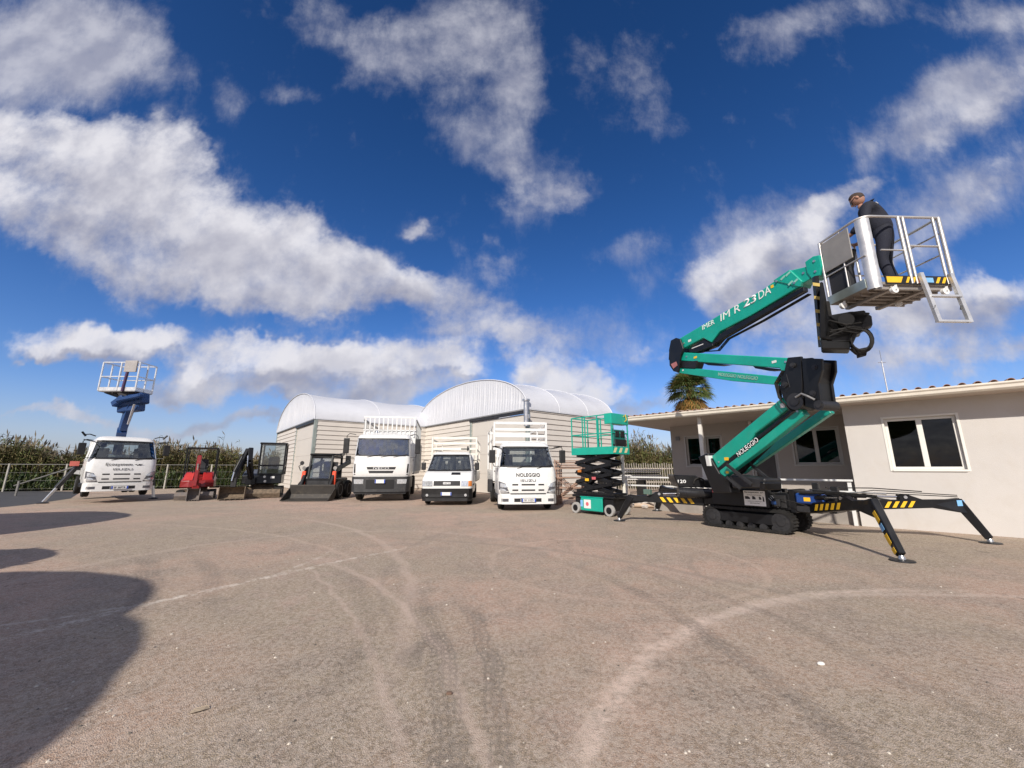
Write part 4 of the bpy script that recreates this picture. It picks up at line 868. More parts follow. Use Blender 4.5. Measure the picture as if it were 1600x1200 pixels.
# platform truck on stabilisers at the left
lf, rf = G(112, 785), G(238, 783)
ct = (lf + rf)/2; ct = W(187, 760, 16.6); ct.z = 0
LR = R(50)
t, c = small_truck('platform_truck', 'white truck with a raised blue lift and basket, propped on stabilisers at the left', (ct.x, ct.y, .24), LR, [('Ecosystem', 1.165, .72, .13, -.12, .004), ('ISUZU', 1.0, .52, .075, 0, .0)], plate_no='EF 207TR', scl=1.13, group='white rental trucks in a row')
t.rotation_euler = (R(0), R(0), LR)
logo(c, .42, 1.165, .13)
mb = MB(); mb.box(-.95, .95, 1.75, 5.0, .85, .95); mb.build('bed_floor', mat('bed_floor', (.25, .24, .22), .8), t)
for sg in (-1, 1):
    mb = MB(); mb.box(min(sg*.95, sg*.98), max(sg*.95, sg*.98), 1.8, 5.0, .80, 1.05); mb.build('bed_side', WHITE, t)
    mb = MB(); mb.tube([(sg*.84, .8, 2.22), (sg*1.0, .75, 2.28), (sg*1.15, .75, 2.26)], .02, 6); mb.tube([(sg*1.1,.75,2.2),(sg*1.22,.75,2.36)], .035, 6); mb.build('roof_beacon', BLKP, t)
    for y in (1.95,):
        top = Vector((sg*1.08, y, 1.12)); foot = Vector((sg*(1.75 if sg < 0 else 1.28), y-.25, -.17))
        mb = MB(); mb.bar(top, top.lerp(foot, .62), .13, .13, 0); o = mb.build('stabiliser', DGREY, t, bevel=.01)
        mb = MB(); mb.bar(top.lerp(foot, .5), foot, .07, .07, 0); mb.build('stabiliser_ram', ALU, o)
        mb = MB(); mb.lathe([(.16,0),(.16,.025),(.05,.06)], 14, M=Matrix.Translation(foot - Vector((0,0,.035)))); mb.build('foot_pad', DGREY, o)
        mb = MB(); mb.box(min(0, sg*1.1), max(0, sg*1.1), y-.07, y+.07, .96, 1.1); mb.build('stabiliser_beam', DGREY, o)
mb = MB(); mb.box(-1.3, -1.05, 1.82, 1.87, 1.12, 1.3); mb.build('warning_board', mat('red_white', (.6, .15, .12), .5), t)
# blue lift behind the cab
it = inv(t); wl = lambda u, v, D: it @ W(u, v, D)
mb = MB(); mb.lathe([(.32,.95),(.32,1.25),(.25,1.45),(.25,1.6)], 18, M=Matrix.Translation((0, 2.5, 0))); mb.build('turntable', BLUE, t)
D0 = 17.9
mb = MB(); a = Vector((0, 2.5, 1.4)); b_ = wl(191, 672, D0); c2_ = wl(206, 628, D0); mb.bar(a, b_, .3, .3); mb.bar(b_, c2_, .22, .26, w2=.26, h2=.36); mb.build('lift_boom', BLUE, t, bevel=.015)
mb = MB(); mb.bar(wl(200, 663, D0-.3), wl(210, 632, D0-.3), .06, .06); mb.build('lift_ram', mat('pale_ram', (.5, .48, .47), .4), t)
mb = MB(); mb.bar(wl(192, 628, D0), wl(228, 622, D0), .4, .42); mb.bar(wl(179, 633, D0-.2), wl(196, 621, D0-.2), .3, .25); mb.bar(wl(184, 626, D0-.3), wl(222, 618, D0-.3), .25, .16); mb.bar(wl(188, 640, D0), wl(222, 636, D0), .35, .3); mb.build('lift_knuckle', BLUE, t, bevel=.04)
mb = MB(); mb.bar(wl(203, 622, D0), wl(199, 612, D0), .3, .5); mb.bar(wl(165, 613, D0), wl(182, 619, D0), .08, .08); mb.bar(wl(178, 614, D0), wl(190, 624, D0), .1, .1); mb.build('basket_mount', DGREY, t)
def basket(parent, C0, ex, ey, w_, d, h, name='basket', rmat=None, gates=(.0, .37, .55, .78), panel=None):
    """rail basket: corner C0, unit axes ex along width w_, ey along depth d"""
    rm = rmat or ALU; P = lambda a, b_, z: C0 + ex*a + ey*b_ + UP*z
    mb = MB(); 
    mb.prism([P(0,0,0), P(w_,0,0), P(w_,d,0), P(0,d,0)], UP*.05); mb.build('basket_floor', mat('basket_floor', (.30, .29, .28), .55, .5), parent)
    mb = MB()
    for (a, b_, a2, b2) in ((0,0,w_,0),(w_,0,w_,d),(w_,d,0,d),(0,d,0,0)):
        mb.bar(P(a,b_,.10), P(a2,b2,.10), .012, .14)
        for z in (.60, h): mb.bar(P(a,b_,z), P(a2,b2,z), .035, .035)
        for f in gates: mb.bar(P(a+(a2-a)*f, b_+(b2-b_)*f, .03), P(a+(a2-a)*f, b_+(b2-b_)*f, h), .04, .04, up=ex)
    return mb.build('basket_rails', rm, parent)
bx = (it.to_3x3() @ Vector((1, .0, 0))).normalized(); by = (it.to_3x3() @ Vector((0, 1, 0))).normalized()
o0 = wl(153, 610, 17.6); o1 = wl(220, 613, 17.6); ex_ = (o1 - o0); ex_.z = 0; wd_ = ex_.length*.86; ex_.normalize(); ey_ = Vector((-ex_.y, ex_.x, 0)); o0.z = (o0.z+o1.z)/2
rl = basket(t, o0, ex_, ey_, wd_, .75, 1.18, gates=(0, .5))
mb = MB(); P = lambda a, b_, z: o0 + ex_*a + ey_*b_ + UP*z; mb.prism([P(wd_*.62, -.06, .78), P(wd_-.08, -.06, .78), P(wd_-.08, -.06, 1.24), P(wd_*.62, -.06, 1.24)], ey_*.05); mb.build('control_panel', mat('panel_grey', (.35, .33, .32), .6), t)
mb = MB(); mb.bar(P(wd_*.68, -.04, .0), P(wd_*.72, -.04, .78), .08, .06); mb.build('control_post', mat('purple_post', (.06, .02, .07), .5), t)

# ---------------------------------------------------------------- crawler tracks used by the small machines
def crawler(root, x, y0, y1, h, wd, name='track', n=None, axis='y', z0=0.0, lug=.025, wheels=5):
    """rubber belt around end wheels; runs along local y (or x) from y0 to y1 at side offset x"""
    r = h/2; ya, yb = y0+r, y1-r; L = 2*(yb-ya) + 2*math.pi*r; n = n or int(L/.075)
    T = (lambda s, a, z: Vector((a, s, z+z0))) if axis == 'y' else (lambda s, a, z: Vector((s, a, z+z0)))
    def at(q):
        q %= L; l = yb-ya
        if q < l: return ya+q, 0.0, 0, -1
        q -= l
        if q < math.pi*r: a = q/r; return yb+math.sin(a)*r, r-math.cos(a)*r, math.sin(a), -math.cos(a)
        q -= math.pi*r
        if q < l: return yb-q, 2*r, 0, 1
        q -= l; a = q/r; return ya-math.sin(a)*r, r+math.cos(a)*r, -math.sin(a), math.cos(a)
    mb = MB(); vs = []; t_ = .045; N = n*2
    for i in range(N):
        s, z, ns, nz = at(L*i/N); o = 0 if (i % 2) else -lug
        for (dx, k) in ((-wd/2, o), (wd/2, o), (wd/2, -t_-lug), (-wd/2, -t_-lug)):
            vs.append(T(s + ns*k, x+dx, z + nz*k))
    fs = [(i*4+j, i*4+(j+1) % 4, ((i+1) % N)*4+(j+1) % 4, ((i+1) % N)*4+j) for i in range(N) for j in range(4)]
    mb.add(vs, fs); tr = mb.build(name, RUB, root)
    ax = T(0, 1, -z0) if axis == 'y' else T(0, 1, -z0)
    for s, rr in [(ya, r*.74), (yb, r*.74)]:
        mb = MB()
        p = T(s, x-wd*.42, r); q = T(s, x+wd*.42, r); mb.tube([p, q], rr, 20)
        mb.tube([T(s, x-wd*.5, r), T(s, x+wd*.5, r)], rr*.45, 12)
        for k in range(8):
            a = k*math.pi/4; mb.tube([T(s+math.cos(a)*rr*.7, x-wd*.47, r+math.sin(a)*rr*.7), T(s+math.cos(a)*rr*.7, x+wd*.47, r+math.sin(a)*rr*.7)], rr*.1, 6)
        mb.build('sprocket', DGREY, tr)
    for k in range(wheels):
        s = ya + (yb-ya)*(k+.5)/wheels; mb = MB(); mb.tube([T(s, x-wd*.44, r*.42), T(s, x+wd*.44, r*.42)], r*.30, 12); mb.tube([T(s, x-wd*.49, r*.42), T(s, x+wd*.49, r*.42)], r*.12, 8); mb.build('roller', DGREY, tr)
    mb = MB(); a, b_ = (ya+r*.3, yb-r*.3)
    p = [T(a, x-wd*.36, r*.6), T(b_, x-wd*.36, r*.6), T(b_, x-wd*.36, r*1.55), T(a, x-wd*.36, r*1.55)]
    mb.prism(p, T(0, wd*.72, -z0)); mb.build('track_frame', BLKP, tr, bevel=.02)
    return tr
def bucket(root, c, w_, h, d, m, name='bucket', open_dir=-1):
    """digging bucket: curved shell open towards local -y"""
    prof = [(-d*.5*1, h*.0), (-d*.1, -.0), (d*.3, h*.12), (d*.5, h*.42), (d*.42, h*.78), (d*.1, h), (-d*.25, h*1.0)]
    mb = MB(); k = len(prof); t_ = .025
    vs = [(c[0]+sx*w_/2, c[1]+y*s_, c[2]+z) for sx in (-1, 1) for s_ in (1,) for y, z in prof]
    inn = [(c[0]+sx*(w_/2-t_), c[1]+y*.9-.01, c[2]+t_+z*.93) for sx in (-1, 1) for y, z in prof]
    vs += inn
    fs = [(i, i+1, k+i+1, k+i) for i in range(k-1)] + [(2*k+i, 2*k+i+1, 3*k+i+1, 3*k+i) for i in range(k-1)]
    fs += [(i, i+1, 2*k+i+1, 2*k+i) for i in ()]
    mb.add(vs, fs)
    for sx in (-1, 1): mb.prism([(c[0]+sx*w_/2, c[1]+y, c[2]+z) for y, z in prof], (-sx*t_, 0, 0))
    for i in range(5):
        x = c[0] - w_/2 + w_*(i+.5)/5; mb.prism([(x-.03, c[1]-d*.5, c[2]), (x+.03, c[1]-d*.5, c[2]), (x+.015, c[1]-d*.5-.12, c[2]+.0), (x-.015, c[1]-d*.5-.12, c[2])], (0,0,.02))
    return mb.build(name, m, root)
# red mini excavator
p = G(303, 781)
t = thing('mini_excavator', 'small red mini excavator with black canopy beside the platform truck', 'excavator', (p.x, p.y, 0), R(33), 'mini excavators')
for sg in (-1, 1): crawler(t, sg*.58, .1, 1.65, .42, .26, lug=.03, wheels=4)
mb = MB(); mb.box(-.45, .45, .4, 1.3, .2, .42); mb.lathe([(.38,.42),(.38,.52)], 20, M=Matrix.Translation((0,.85,0))); mb.build('undercarriage', MUD, t, bevel=.02)
mb = MB(); mb.prism([(-.7,-.28,.02),(-.7,-.34,.2),(-.7,-.26,.36),(-.7,-.22,.36),(-.7,-.29,.2),(-.7,-.24,.02)], (1.4,0,0)); mb.bar((-.3,-.25,.2),(-.3,.45,.28),.08,.1); mb.bar((.3,-.25,.2),(.3,.45,.28),.08,.1); mb.build('dozer_blade', mat('worn_grey_blade', (.15,.13,.12), .7, dirt=.6, dirtcol=(.25,.18,.12)), t)
mb = MB(); mb.loft([[(-.64,.35,.55),(-.30,.16,.55),(.30,.16,.55),(.64,.35,.55),(.66,1.2,.55),(.4,1.6,.55),(-.4,1.6,.55),(-.66,1.2,.55)],
                   [(-.62,.33,.85),(-.30,.2,.85),(.30,.2,.85),(.62,.33,.85),(.66,1.2,.95),(.4,1.62,.95),(-.4,1.62,.95),(-.66,1.2,.95)],
                   [(-.45,.7,1.0),(-.2,.6,.95),(.2,.6,.95),(.45,.7,1.0),(.55,1.2,1.25),(.35,1.5,1.25),(-.35,1.5,1.25),(-.55,1.2,1.25)]], smooth=False); mb.build('body', RED, t, bevel=.03, seg=2)
for sg in (-1, 1):
    mb = MB(); mb.prism([(sg*.18,.2,.86),(sg*.56,.34,.86),(sg*.50,.62,1.22),(sg*.16,.5,1.22)], (0,.06,0)); mb.build('side_cover', mat('bright_red_cover', (.42,.02,.018), .4), t, bevel=.02)
    mb = MB(); mb.tube([(sg*.26,.5,1.2),(sg*.28,.42,1.45)], .016, 6); mb.lathe([(.03,0),(.035,.05),(.02,.08)], 8, M=Matrix.Translation((sg*.28,.42,1.44))); mb.build('control_lever', BLACK, t)
mb = MB(); mb.box(-.24,.24,.85,1.3,1.22,1.36); mb.box(-.24,.24,1.22,1.36,1.36,1.85); mb.build('seat', SEAT, t, bevel=.05, seg=2)
mb = MB(); mb.box(-.14,.14,-.12,.3,.45,.75); mb.build('swing_bracket', RED, t, bevel=.02)
mb = MB()
for a, b_, h in (((0,-.05,.72),(0,-.45,1.5),.2),((0,-.45,1.5),(0,-.35,1.95),.24)): mb.bar(a, b_, .16, h)
mb.build('boom', RED, t, bevel=.015)
mb = MB(); mb.bar((0,-.38,1.98),(0,-.68,.62),.13,.16); mb.build('arm', RED, t, bevel=.015)
mb = MB(); mb.tube([(0,-.2,.75),(0,-.55,1.15)], .055, 10, 0); mb.tube([(0,-.52,1.1),(0,-.62,1.5)], .03, 8, 1); mb.build('ram', [RED, CHROME], t)
mb = MB(); mb.tube([(.0,-.53,.92),(.0,-.60,1.62)], .035, 10); mb.build('ram', CHROME, t)
bucket(t, (0,-.62,.02), .46, .5, .45, mat('worn_grey_blade', (.15,.13,.12), .7))
mb = MB(); mb.box(-.62,.62,.45,1.55,2.32,2.39); mb.build('canopy', BLKP, t, bevel=.03, seg=2)
for x, y in ((-.58,1.45),(.58,1.45),(.58,.55),(-.58,.55)):
    mb = MB(); mb.tube([(x,y,1.0 if y > 1 else 1.0),(x,y,2.32)], .03, 8); mb.build('canopy_post', BLKP, t)
# black mini excavator with cab
p = G(404, 778)
t = thing('mini_excavator', 'black mini excavator with closed cab, muddy bucket and blade beside the hangar', 'excavator', (p.x, p.y, 0), R(26), 'mini excavators')
for sg in (-1, 1): crawler(t, sg*.75, .1, 2.2, .5, .32, lug=.03, wheels=5)
mb = MB(); mb.box(-.58, .58, .5, 1.8, .22, .5); mb.lathe([(.5,.5),(.5,.62)], 20, M=Matrix.Translation((0,1.1,0))); mb.build('undercarriage', MUD, t, bevel=.02)
mb = MB(); mb.prism([(-.85,-.32,.02),(-.85,-.40,.22),(-.85,-.30,.42),(-.85,-.24,.42),(-.85,-.33,.22),(-.85,-.26,.02)], (1.75,0,0)); mb.bar((-.35,-.3,.25),(-.35,.6,.3),.1,.12); mb.bar((.35,-.3,.25),(.35,.6,.3),.1,.12); mb.build('dozer_blade', MUD, t)
mb = MB(); mb.loft([[(-.85,.35,.66),(-.5,.2,.66),(.85,.25,.66),(.9,1.6,.66),(.55,2.2,.66),(-.55,2.2,.66),(-.9,1.6,.66)], [(-.85,.35,1.05),(-.5,.22,1.05),(.85,.27,1.05),(.9,1.6,1.15),(.55,2.2,1.2),(-.55,2.2,1.2),(-.9,1.6,1.15)], [(-.8,.6,1.2),(-.5,.5,1.15),(.8,.5,1.15),(.85,1.6,1.35),(.5,2.1,1.35),(-.5,2.1,1.35),(-.85,1.6,1.35)]], smooth=False); mb.build('body', BLKP, t, bevel=.03)
mb = MB()
cx0, cx1, cy0, cy1, cz0, cz1 = -.18, .9, .3, 1.65, 1.1, 2.6
for x in (cx0, cx1):
    for y in (cy0, cy1): mb.box(x-.04, x+.04, y-.04, y+.04, cz0, cz1)
for z in (cz0+.02, 1.55):
    mb.box(cx0+.041, cx1-.041, cy0-.03, cy0+.02, z-.04, z+.04)
mb.box(cx1-.03, cx1+.02, cy0+.041, cy1-.041, 1.5, 1.6); mb.build('cab_frame', BLKP, t, bevel=.012)
mb = MB(); mb.box(cx0-.07, cx1+.07, cy0-.1, cy1+.06, cz1, cz1+.09); mb.build('cab_roof', BLKP, t, bevel=.03, seg=2)
mb = MB(); mb.box(cx0+.04, cx1-.04, cy0-.012, cy0-.004, cz0+.06, cz1); mb.build('cab_window', GLASS, t)
for x in (cx0, cx1): mb = MB(); mb.box(x-.004, x+.004, cy0+.04, cy1-.04, cz0+.06, cz1); mb.build('cab_window', GLASS, t)
mb = MB(); mb.box(.1,.6,1.0,1.45,1.2,1.36); mb.box(.1,.6,1.35,1.5,1.36,2.0); mb.build('seat', SEAT, t, bevel=.05)
for x in (.02, .62): mb = MB(); mb.tube([(x,.7,1.2),(x,.62,1.5)], .02, 6); mb.build('control_lever', BLACK, t)
for sx, z in ((.12, 1.0), (.16, .78)): mb = MB(); mb.lathe([(.05,0),(.06,.03)], 12, M=Matrix.Translation((sx,.22,z)) @ rotm(R(90))); mb.build('work_light', LAMP, t)
mb = MB(); mb.box(.38,.55,.225,.245,.92,1.02); mb.build('sticker', PLATE, t)
mb = MB(); mb.box(-.62,-.2,-.15,.35,.62,.95); mb.build('swing_bracket', BLKP, t, bevel=.03)
mb = MB(); mb.bar((-.42,0,.9),(-.5,-.6,1.75),.2,.28); mb.bar((-.5,-.6,1.75),(-.55,-.45,2.35),.2,.3); mb.build('boom', BLKP, t, bevel=.02)
mb = MB(); mb.bar((-.62,-.4,2.3),(-.95,-1.0,.95),.18,.24); mb.build('arm', BLKP, t, bevel=.02)
mb = MB(); mb.tube([(-.45,-.35,.95),(-.55,-.75,1.5)], .055, 8, 0); mb.tube([(-.55,-.75,1.5),(-.58,-.72,2.0)], .03, 8, 1); mb.tube([(-.8,-.85,1.9),(-.98,-1.12,1.25)], .05, 8, 0); mb.tube([(-.98,-1.12,1.25),(-1.02,-1.15,.85)], .028, 8, 1); mb.build('ram', [BLKP, CHROME], t)
mb = MB(); mb.tube([(-.55,-.3,1.0),(-.3,-.5,1.3),(-.42,-.7,1.8),(-.6,-.5,2.35)], .02, 6); mb.tube([(-.7,-.5,2.2),(-.95,-.9,1.8),(-1.0,-1.0,1.3)], .018, 6); mb.build('hose', RUB, t)
bucket(t, (-.95,-1.0,.04), 1.0, .55, .6, MUD)
mb = MB(); mb.bar((-.95,-1.0,.55),(-.95,-1.0,1.0),.22,.2); mb.build('quick_hitch', DGREY, t, bevel=.02)
# skid loader
p = G(478, 783)
t = thing('skid_loader', 'black and orange compact loader with wide front bucket before the hangar', 'loader', (p.x, p.y, 0), R(2))
mb = MB(); prof = [(-.25,.02),(.0,.0),(.45,.05),(.62,.25),(.6,.55),(.5,.6),(.55,.27),(.42,.09),(0,.03),(-.25,.045)]
mb.prism([(-1.0,y,z) for y, z in prof], (2.0,0,0))
for sg in (-1, 1): mb.prism([(sg*1.0,-.25,.02),(sg*1.0,.0,.0),(sg*1.0,.45,.05),(sg*1.0,.62,.25),(sg*1.0,.6,.6)], (sg*.03,0,0))
mb.box(-1.0,1.0,.48,.6,.6,.68)
mb.build('bucket', mat('worn_bucket_steel', (.05,.045,.04), .6, .3, dirt=.5, dirtcol=(.13,.11,.08)), t)
for sg in (-1, 1):
    for y in (1.35, 2.5): tread_wheel(t, sg*.80, y, .42, .3, GREY)
mb = MB(); mb.box(-.6,.6,1.0,3.1,.3,.95); mb.build('body', BLKP, t, bevel=.04)
mb = MB(); mb.box(-.52,.52,.98,1.4,.55,.85); mb.build('front_step', DGREY, t, bevel=.03)
mb = MB()
for x in (-.5,.5):
    mb.bar((x,1.05,.9),(x,1.25,2.02),.09,.09); mb.box(x-.045,x+.045,2.3,2.4,.9,2.02)
    mb.box(x-.03,x+.03,1.3,2.3,1.9,2.0)
mb.box(-.455,.455,1.22,1.3,1.9,2.02); mb.box(-.455,.455,2.3,2.36,.95,1.3)
mb.build('cab_frame', BLKP, t, bevel=.015)
mb = MB(); mb.box(-.56,.56,1.15,2.45,2.02,2.1); mb.build('cab_roof', BLKP, t, bevel=.02)
mb = MB(); mb.prism([(-.45,1.1,.95),(.45,1.1,.95),(.45,1.27,1.9),(-.45,1.27,1.9)], (0,.008,0)); mb.build('cab_window', GLASS, t)
mb = MB(); mb.box(-.25,.25,1.7,2.1,1.0,1.15); mb.box(-.25,.25,2.0,2.15,1.15,1.75); mb.build('seat', SEAT, t, bevel=.05)
mb = MB(); mb.box(-.28,-.14,1.18,1.2,1.4,1.8) if False else mb.box(.16,.36,2.28,2.30,1.5,1.72); mb.build('rear_sticker', PLATE, t)
for sg in (-1, 1):
    mb = MB(); mb.bar((sg*.68,3.0,1.75),(sg*.68,1.3,1.35),.13,.22); mb.bar((sg*.68,1.32,1.4),(sg*.66,.72,.5),.13,.2); mb.build('lift_arm', BLKP, t, bevel=.02)
    mb = MB(); mb.prism([(sg*.60,.96,.62),(sg*.80,.96,.62),(sg*.78,1.02,1.28),(sg*.62,1.02,1.28)], (0,.12,0)); mb.build('orange_guard', ORANGE, t, bevel=.02)
    mb = MB(); mb.lathe([(.06,0),(.085,.06),(.085,.08)], 12, M=Matrix.Translation((sg*.72,1.12,1.42)) @ rotm(R(90))); mb.tube([(sg*.72,1.1,1.28),(sg*.72,1.1,1.4)], .02, 6); mb.build('work_light', CHROME, t)
for l_ in (((.60,2.95,1.6),(.6,2.95,2.05),.2,.2), ((.60,2.3,2.12),(.75,1.5,2.05),.12,.12)): mb = MB(); mb.bar(*l_); mb.build('arm_link', BLKP, t)
mb = MB(); mb.tube([(-.85,1.0,1.3),(-.95,1.0,1.5),(-.80,1.0,1.62)], .02, 6); mb.lathe([(.09,0),(.1,.03)], 10, M=Matrix.Translation((-.8,1.0,1.65)) @ rotm(R(90))); mb.build('side_mirror', BLACK, t)
# ---------------------------------------------------------------- tracked boom lift
LC = Vector((5.77, 10.03, 0)); LRZ = R(-54.4)
lift = thing('tracked_boom_lift', 'green and black tracked boom lift standing on spread outriggers with its basket raised', 'boom lift', LC, LRZ)
il = inv(lift); ir = il.to_3x3()
def LW(p): return il @ Vector(p)
for sg in (-1, 1): crawler(lift, sg*.40, -.93, 1.1, .52, .26, axis='x', lug=.03, wheels=6)
mb = MB(); mb.box(-.95, 1.0, -.36, .36, .50, .86); mb.box(-.75, .8, -.26, .26, .2, .5); lb = mb.build('chassis_body', BLKP, lift, bevel=.02)
mb = MB(); mb.box(-.62, .66, -.545, -.365, .54, .93); mb.box(-.62, .66, .365, .545, .54, .93); mb.build('side_cover', BLKP, lift, bevel=.015)
mb = MB(); mb.box(-.60, -.33, -.549, -.546, .82, .91); o = mb.build('red_sticker', mat('red_sticker', (.6, .03, .03), .5), lift)
mb = MB(); mb.box(-.585, -.52, -.5515, -.5495, .835, .89); mb.build('sticker_symbol', WINK, o)
mb = MB(); mb.box(.14, .60, -.549, -.546, .57, .90); sign = mb.build('white_sign', mat('bright_sign_white', (.9, .9, .88), .5, var=.02), lift, label='white company sign with black writing')
fx = lambda x, z: frame((.37 + (x-.21)*1.2, -.55, .735 + (z-.71)*1.25), (1, 0, 0), (0, 0, 1))
text('lettering', 'Ecosystem srl', fx(.21, .812), INK, sign, .40, .045, .008, .002)
text('lettering', 'NOLEGGIO PIATTAFORME', fx(.21, .766), INK, sign, .30, .014, .004, .002)
for x0, x1, z0, z1 in ((.04, .13, .69, .74), (.17, .23, .69, .745), (.29, .33, .69, .74), (.355, .38, .66, .745)):
    x0, x1 = .37 + (x0-.21)*1.2, .37 + (x1-.21)*1.2; z0, z1 = .735 + (z0-.71)*1.25, .735 + (z1-.71)*1.25; mb = MB(); mb.prism([(x0, -.5495, z0), (x1, -.5495, z0), (x1, -.5495, (z0+z1)/2), (x1-(x1-x0)*.4, -.5495, z1), (x0, -.5495, z1)], (0, -.002, 0)); mb.build('machine_picture', INK, sign)
text('lettering', 'VENDITA E ASSISTENZA', fx(.21, .655), INK, sign, .30, .013, .004, .002)
text('lettering', 'MACCHINE EDILI', fx(.21, .622), INK, sign, .2, .018, .004, .002)
# hydraulic valves and hoses at the near end
mb = MB(); mb.box(.45, .95, -.42, -.2, .55, .82); mb.box(.5, .68, -.5, -.42, .62, .72); mb.box(.74, .86, -.52, -.42, .58, .74); mb.box(1.02, 1.55, -.3, .3, .48, .62); mb.build('valve_block', DGREY, lift, bevel=.012)
mb = MB(); mb.box(.70, .80, -.54, -.52, .62, .70); mb.build('blue_cap', BLUE, lift, bevel=.01)
random.seed(5)
for k in range(16):
    a = Vector((random.uniform(.42, .6), random.uniform(-.52, -.3), random.uniform(.6, .9))); b_ = Vector((random.uniform(.9, 1.7), random.uniform(-.5, .4), random.uniform(.62, .92)))
    m_ = (a + b_)/2 + Vector((0, random.uniform(-.15, .1), random.uniform(-.12, .14)))
    mb = MB(); pts = [a*(1-t)**2 + m_*2*t*(1-t) + b_*t*t for t in [i/8 for i in range(9)]]; mb.tube(pts, random.choice((.010, .014)), 6); mb.build('hose', RUB, lift)
for k in range(8):
    a = Vector((.35 + .02*k, -.40 + .05*k, .66)); mb = MB(); mb.tube([a, a + Vector((.1, -.1, .15)), a + Vector((.3, -.13, .1+.02*k)), a + Vector((.45, -.05, -.1))], .008, 5); mb.build('hydraulic_pipe', mat('pipe_grey', (.3, .3, .3), .3, .8), lift)
mb = MB(); mb.box(1.12, 1.62, -.38, -.12, .66, .88); mb.build('blue_power_pack', mat('dark_blue_pack', (.01, .05, .22), .4, dirt=.2), lift, bevel=.03)
mb = MB(); mb.box(1.28, 1.40, -.384, -.381, .72, .80); mb.build('yellow_sticker', YEL, lift)
mb = MB(); mb.box(.98, 1.10, -.34, .34, .45, .95); mb.box(1.66, 1.8, -.3, .3, .5, .84); mb.build('end_frame', BLKP, lift, bevel=.02)
mb = MB(); mb.box(1.0, 1.75, .1, .42, .64, .9); mb.build('engine_box', DGREY, lift, bevel=.03)
# turntable, counterweight, turret
mb = MB(); mb.lathe([(.34, .86), (.36, .88), (.36, .95), (.32, .98)], 28); mb.build('turntable', BLKP, lift)
mb = MB()
for p_, q_ in ((W(1052, 742, 10.4), W(1150, 744, 10.15)),):
    a = LW(p_); b_ = LW(q_); dx = (b_ - a); a.z = b_.z = 0; dx = (b_ - a).normalized(); nb0 = Vector((-dx.y, dx.x, 0))
    L_ = (b_ - a).length
    prof = [(0, 1.24), (.55, 1.22), (.72, 1.10), (L_, 1.12), (L_, .92), (.12, .92), (.06, 1.05)]
    mb.prism([a + dx*s_ + UP*z for s_, z in prof], nb0*.75)
cw = mb.build('counterweight', BLKP, lift, bevel=.02)
text('lettering', '120', frame(a + dx*.20 + UP*1.07 - nb0*.003, dx, UP), WINK, cw, .20, .085, .015, .003)
mb = MB(); mb.tube([a + dx*.10 - nb0*.02 + UP*.80, a + dx*.95 - nb0*.02 + UP*.76], .125, 20); mb.tube([a + dx*.08 - nb0*.02 + UP*.80, a + dx*.11 - nb0*.02 + UP*.80], .135, 20); mb.build('motor_cylinder', mat('satin_black', (.018, .018, .02), .28), lift)
mb = MB(); c_ = a + dx*.62 + UP*1.02 - nb0*.03; mb.tube([c_ + dx*math.cos(t)*.14 + UP*math.sin(t)*.14 for t in [math.pi*k/8 for k in range(9)]], .02, 6); mb.build('hose', RUB, lift)
mb = MB(); pc_ = LW(W(1132, 760, 10.0)); mb.prism([pc_ + dx*x - nb0*.1 + UP*z for x, z in ((-.13, -.10), (.16, -.13), (.14, .02), (.06, .14), (-.07, .18), (-.12, .08))], nb0*.3); mb.build('grey_fender', mat('fender_grey', (.16, .17, .16), .5), lift, bevel=.01)
# boom plane: heads from the turret towards the photographer, slightly to the right
def BD(u): return 8.07 / ((u - 800)/FPX + .33)
def BP(u, v): return W(u, v, BD(u))
bdir = (BP(1290, 600) - BP(1060, 600)); bdir.z = 0; bdir.normalize(); nb1 = Vector((bdir.y, -bdir.x, 0)); nb1 = nb1 if nb1.y < 0 else -nb1
lbd, lnb = ir @ bdir, ir @ nb1
def plate_poly(mb, pix, w_, off=0.0, mi=0):
    mb.prism([LW(BP(u, v)) + lnb*(off + w_/2) for u, v in pix], -lnb*w_, mi); return mb
def bb(mb, p, q, w_, h, off=0.0, mi=0, w2=None, h2=None):
    """beam between two photo places in the boom plane"""
    return mb.bar(LW(BP(*p)) + lnb*off, LW(BP(*q)) + lnb*off, w_, h, mi, w2=w2, h2=h2)
mb = MB(); plate_poly(mb, [(1098, 714), (1113, 708), (1132, 740), (1146, 750), (1150, 770), (1122, 770), (1112, 748)], .30); mb.build('turret', BLKP, lift, bevel=.015)
mb = MB(); plate_poly(mb, [(1112, 712), (1117, 712), (1120, 728), (1115, 728)], .41); mb.build('white_strip', PLATE, lift)
mb = MB(); plate_poly(mb, [(1148, 742), (1202, 748), (1202, 763), (1150, 763)], .5, -.12); mb.build('engine_cover', DGREY, lift, bevel=.03)
mb = MB(); bb(mb, (1146, 726), (1186, 757), .05, .06, .2); bb(mb, (1158, 722), (1204, 760), .05, .05, -.2); bb(mb, (1146, 745), (1168, 764), .04, .04, .2); mb.build('cover_strut', DGREY, lift)
mb = MB(); plate_poly(mb, [(1200, 752), (1208, 754), (1208, 766), (1200, 766)], .5); mb.build('side_box', BLKP, lift, bevel=.02)
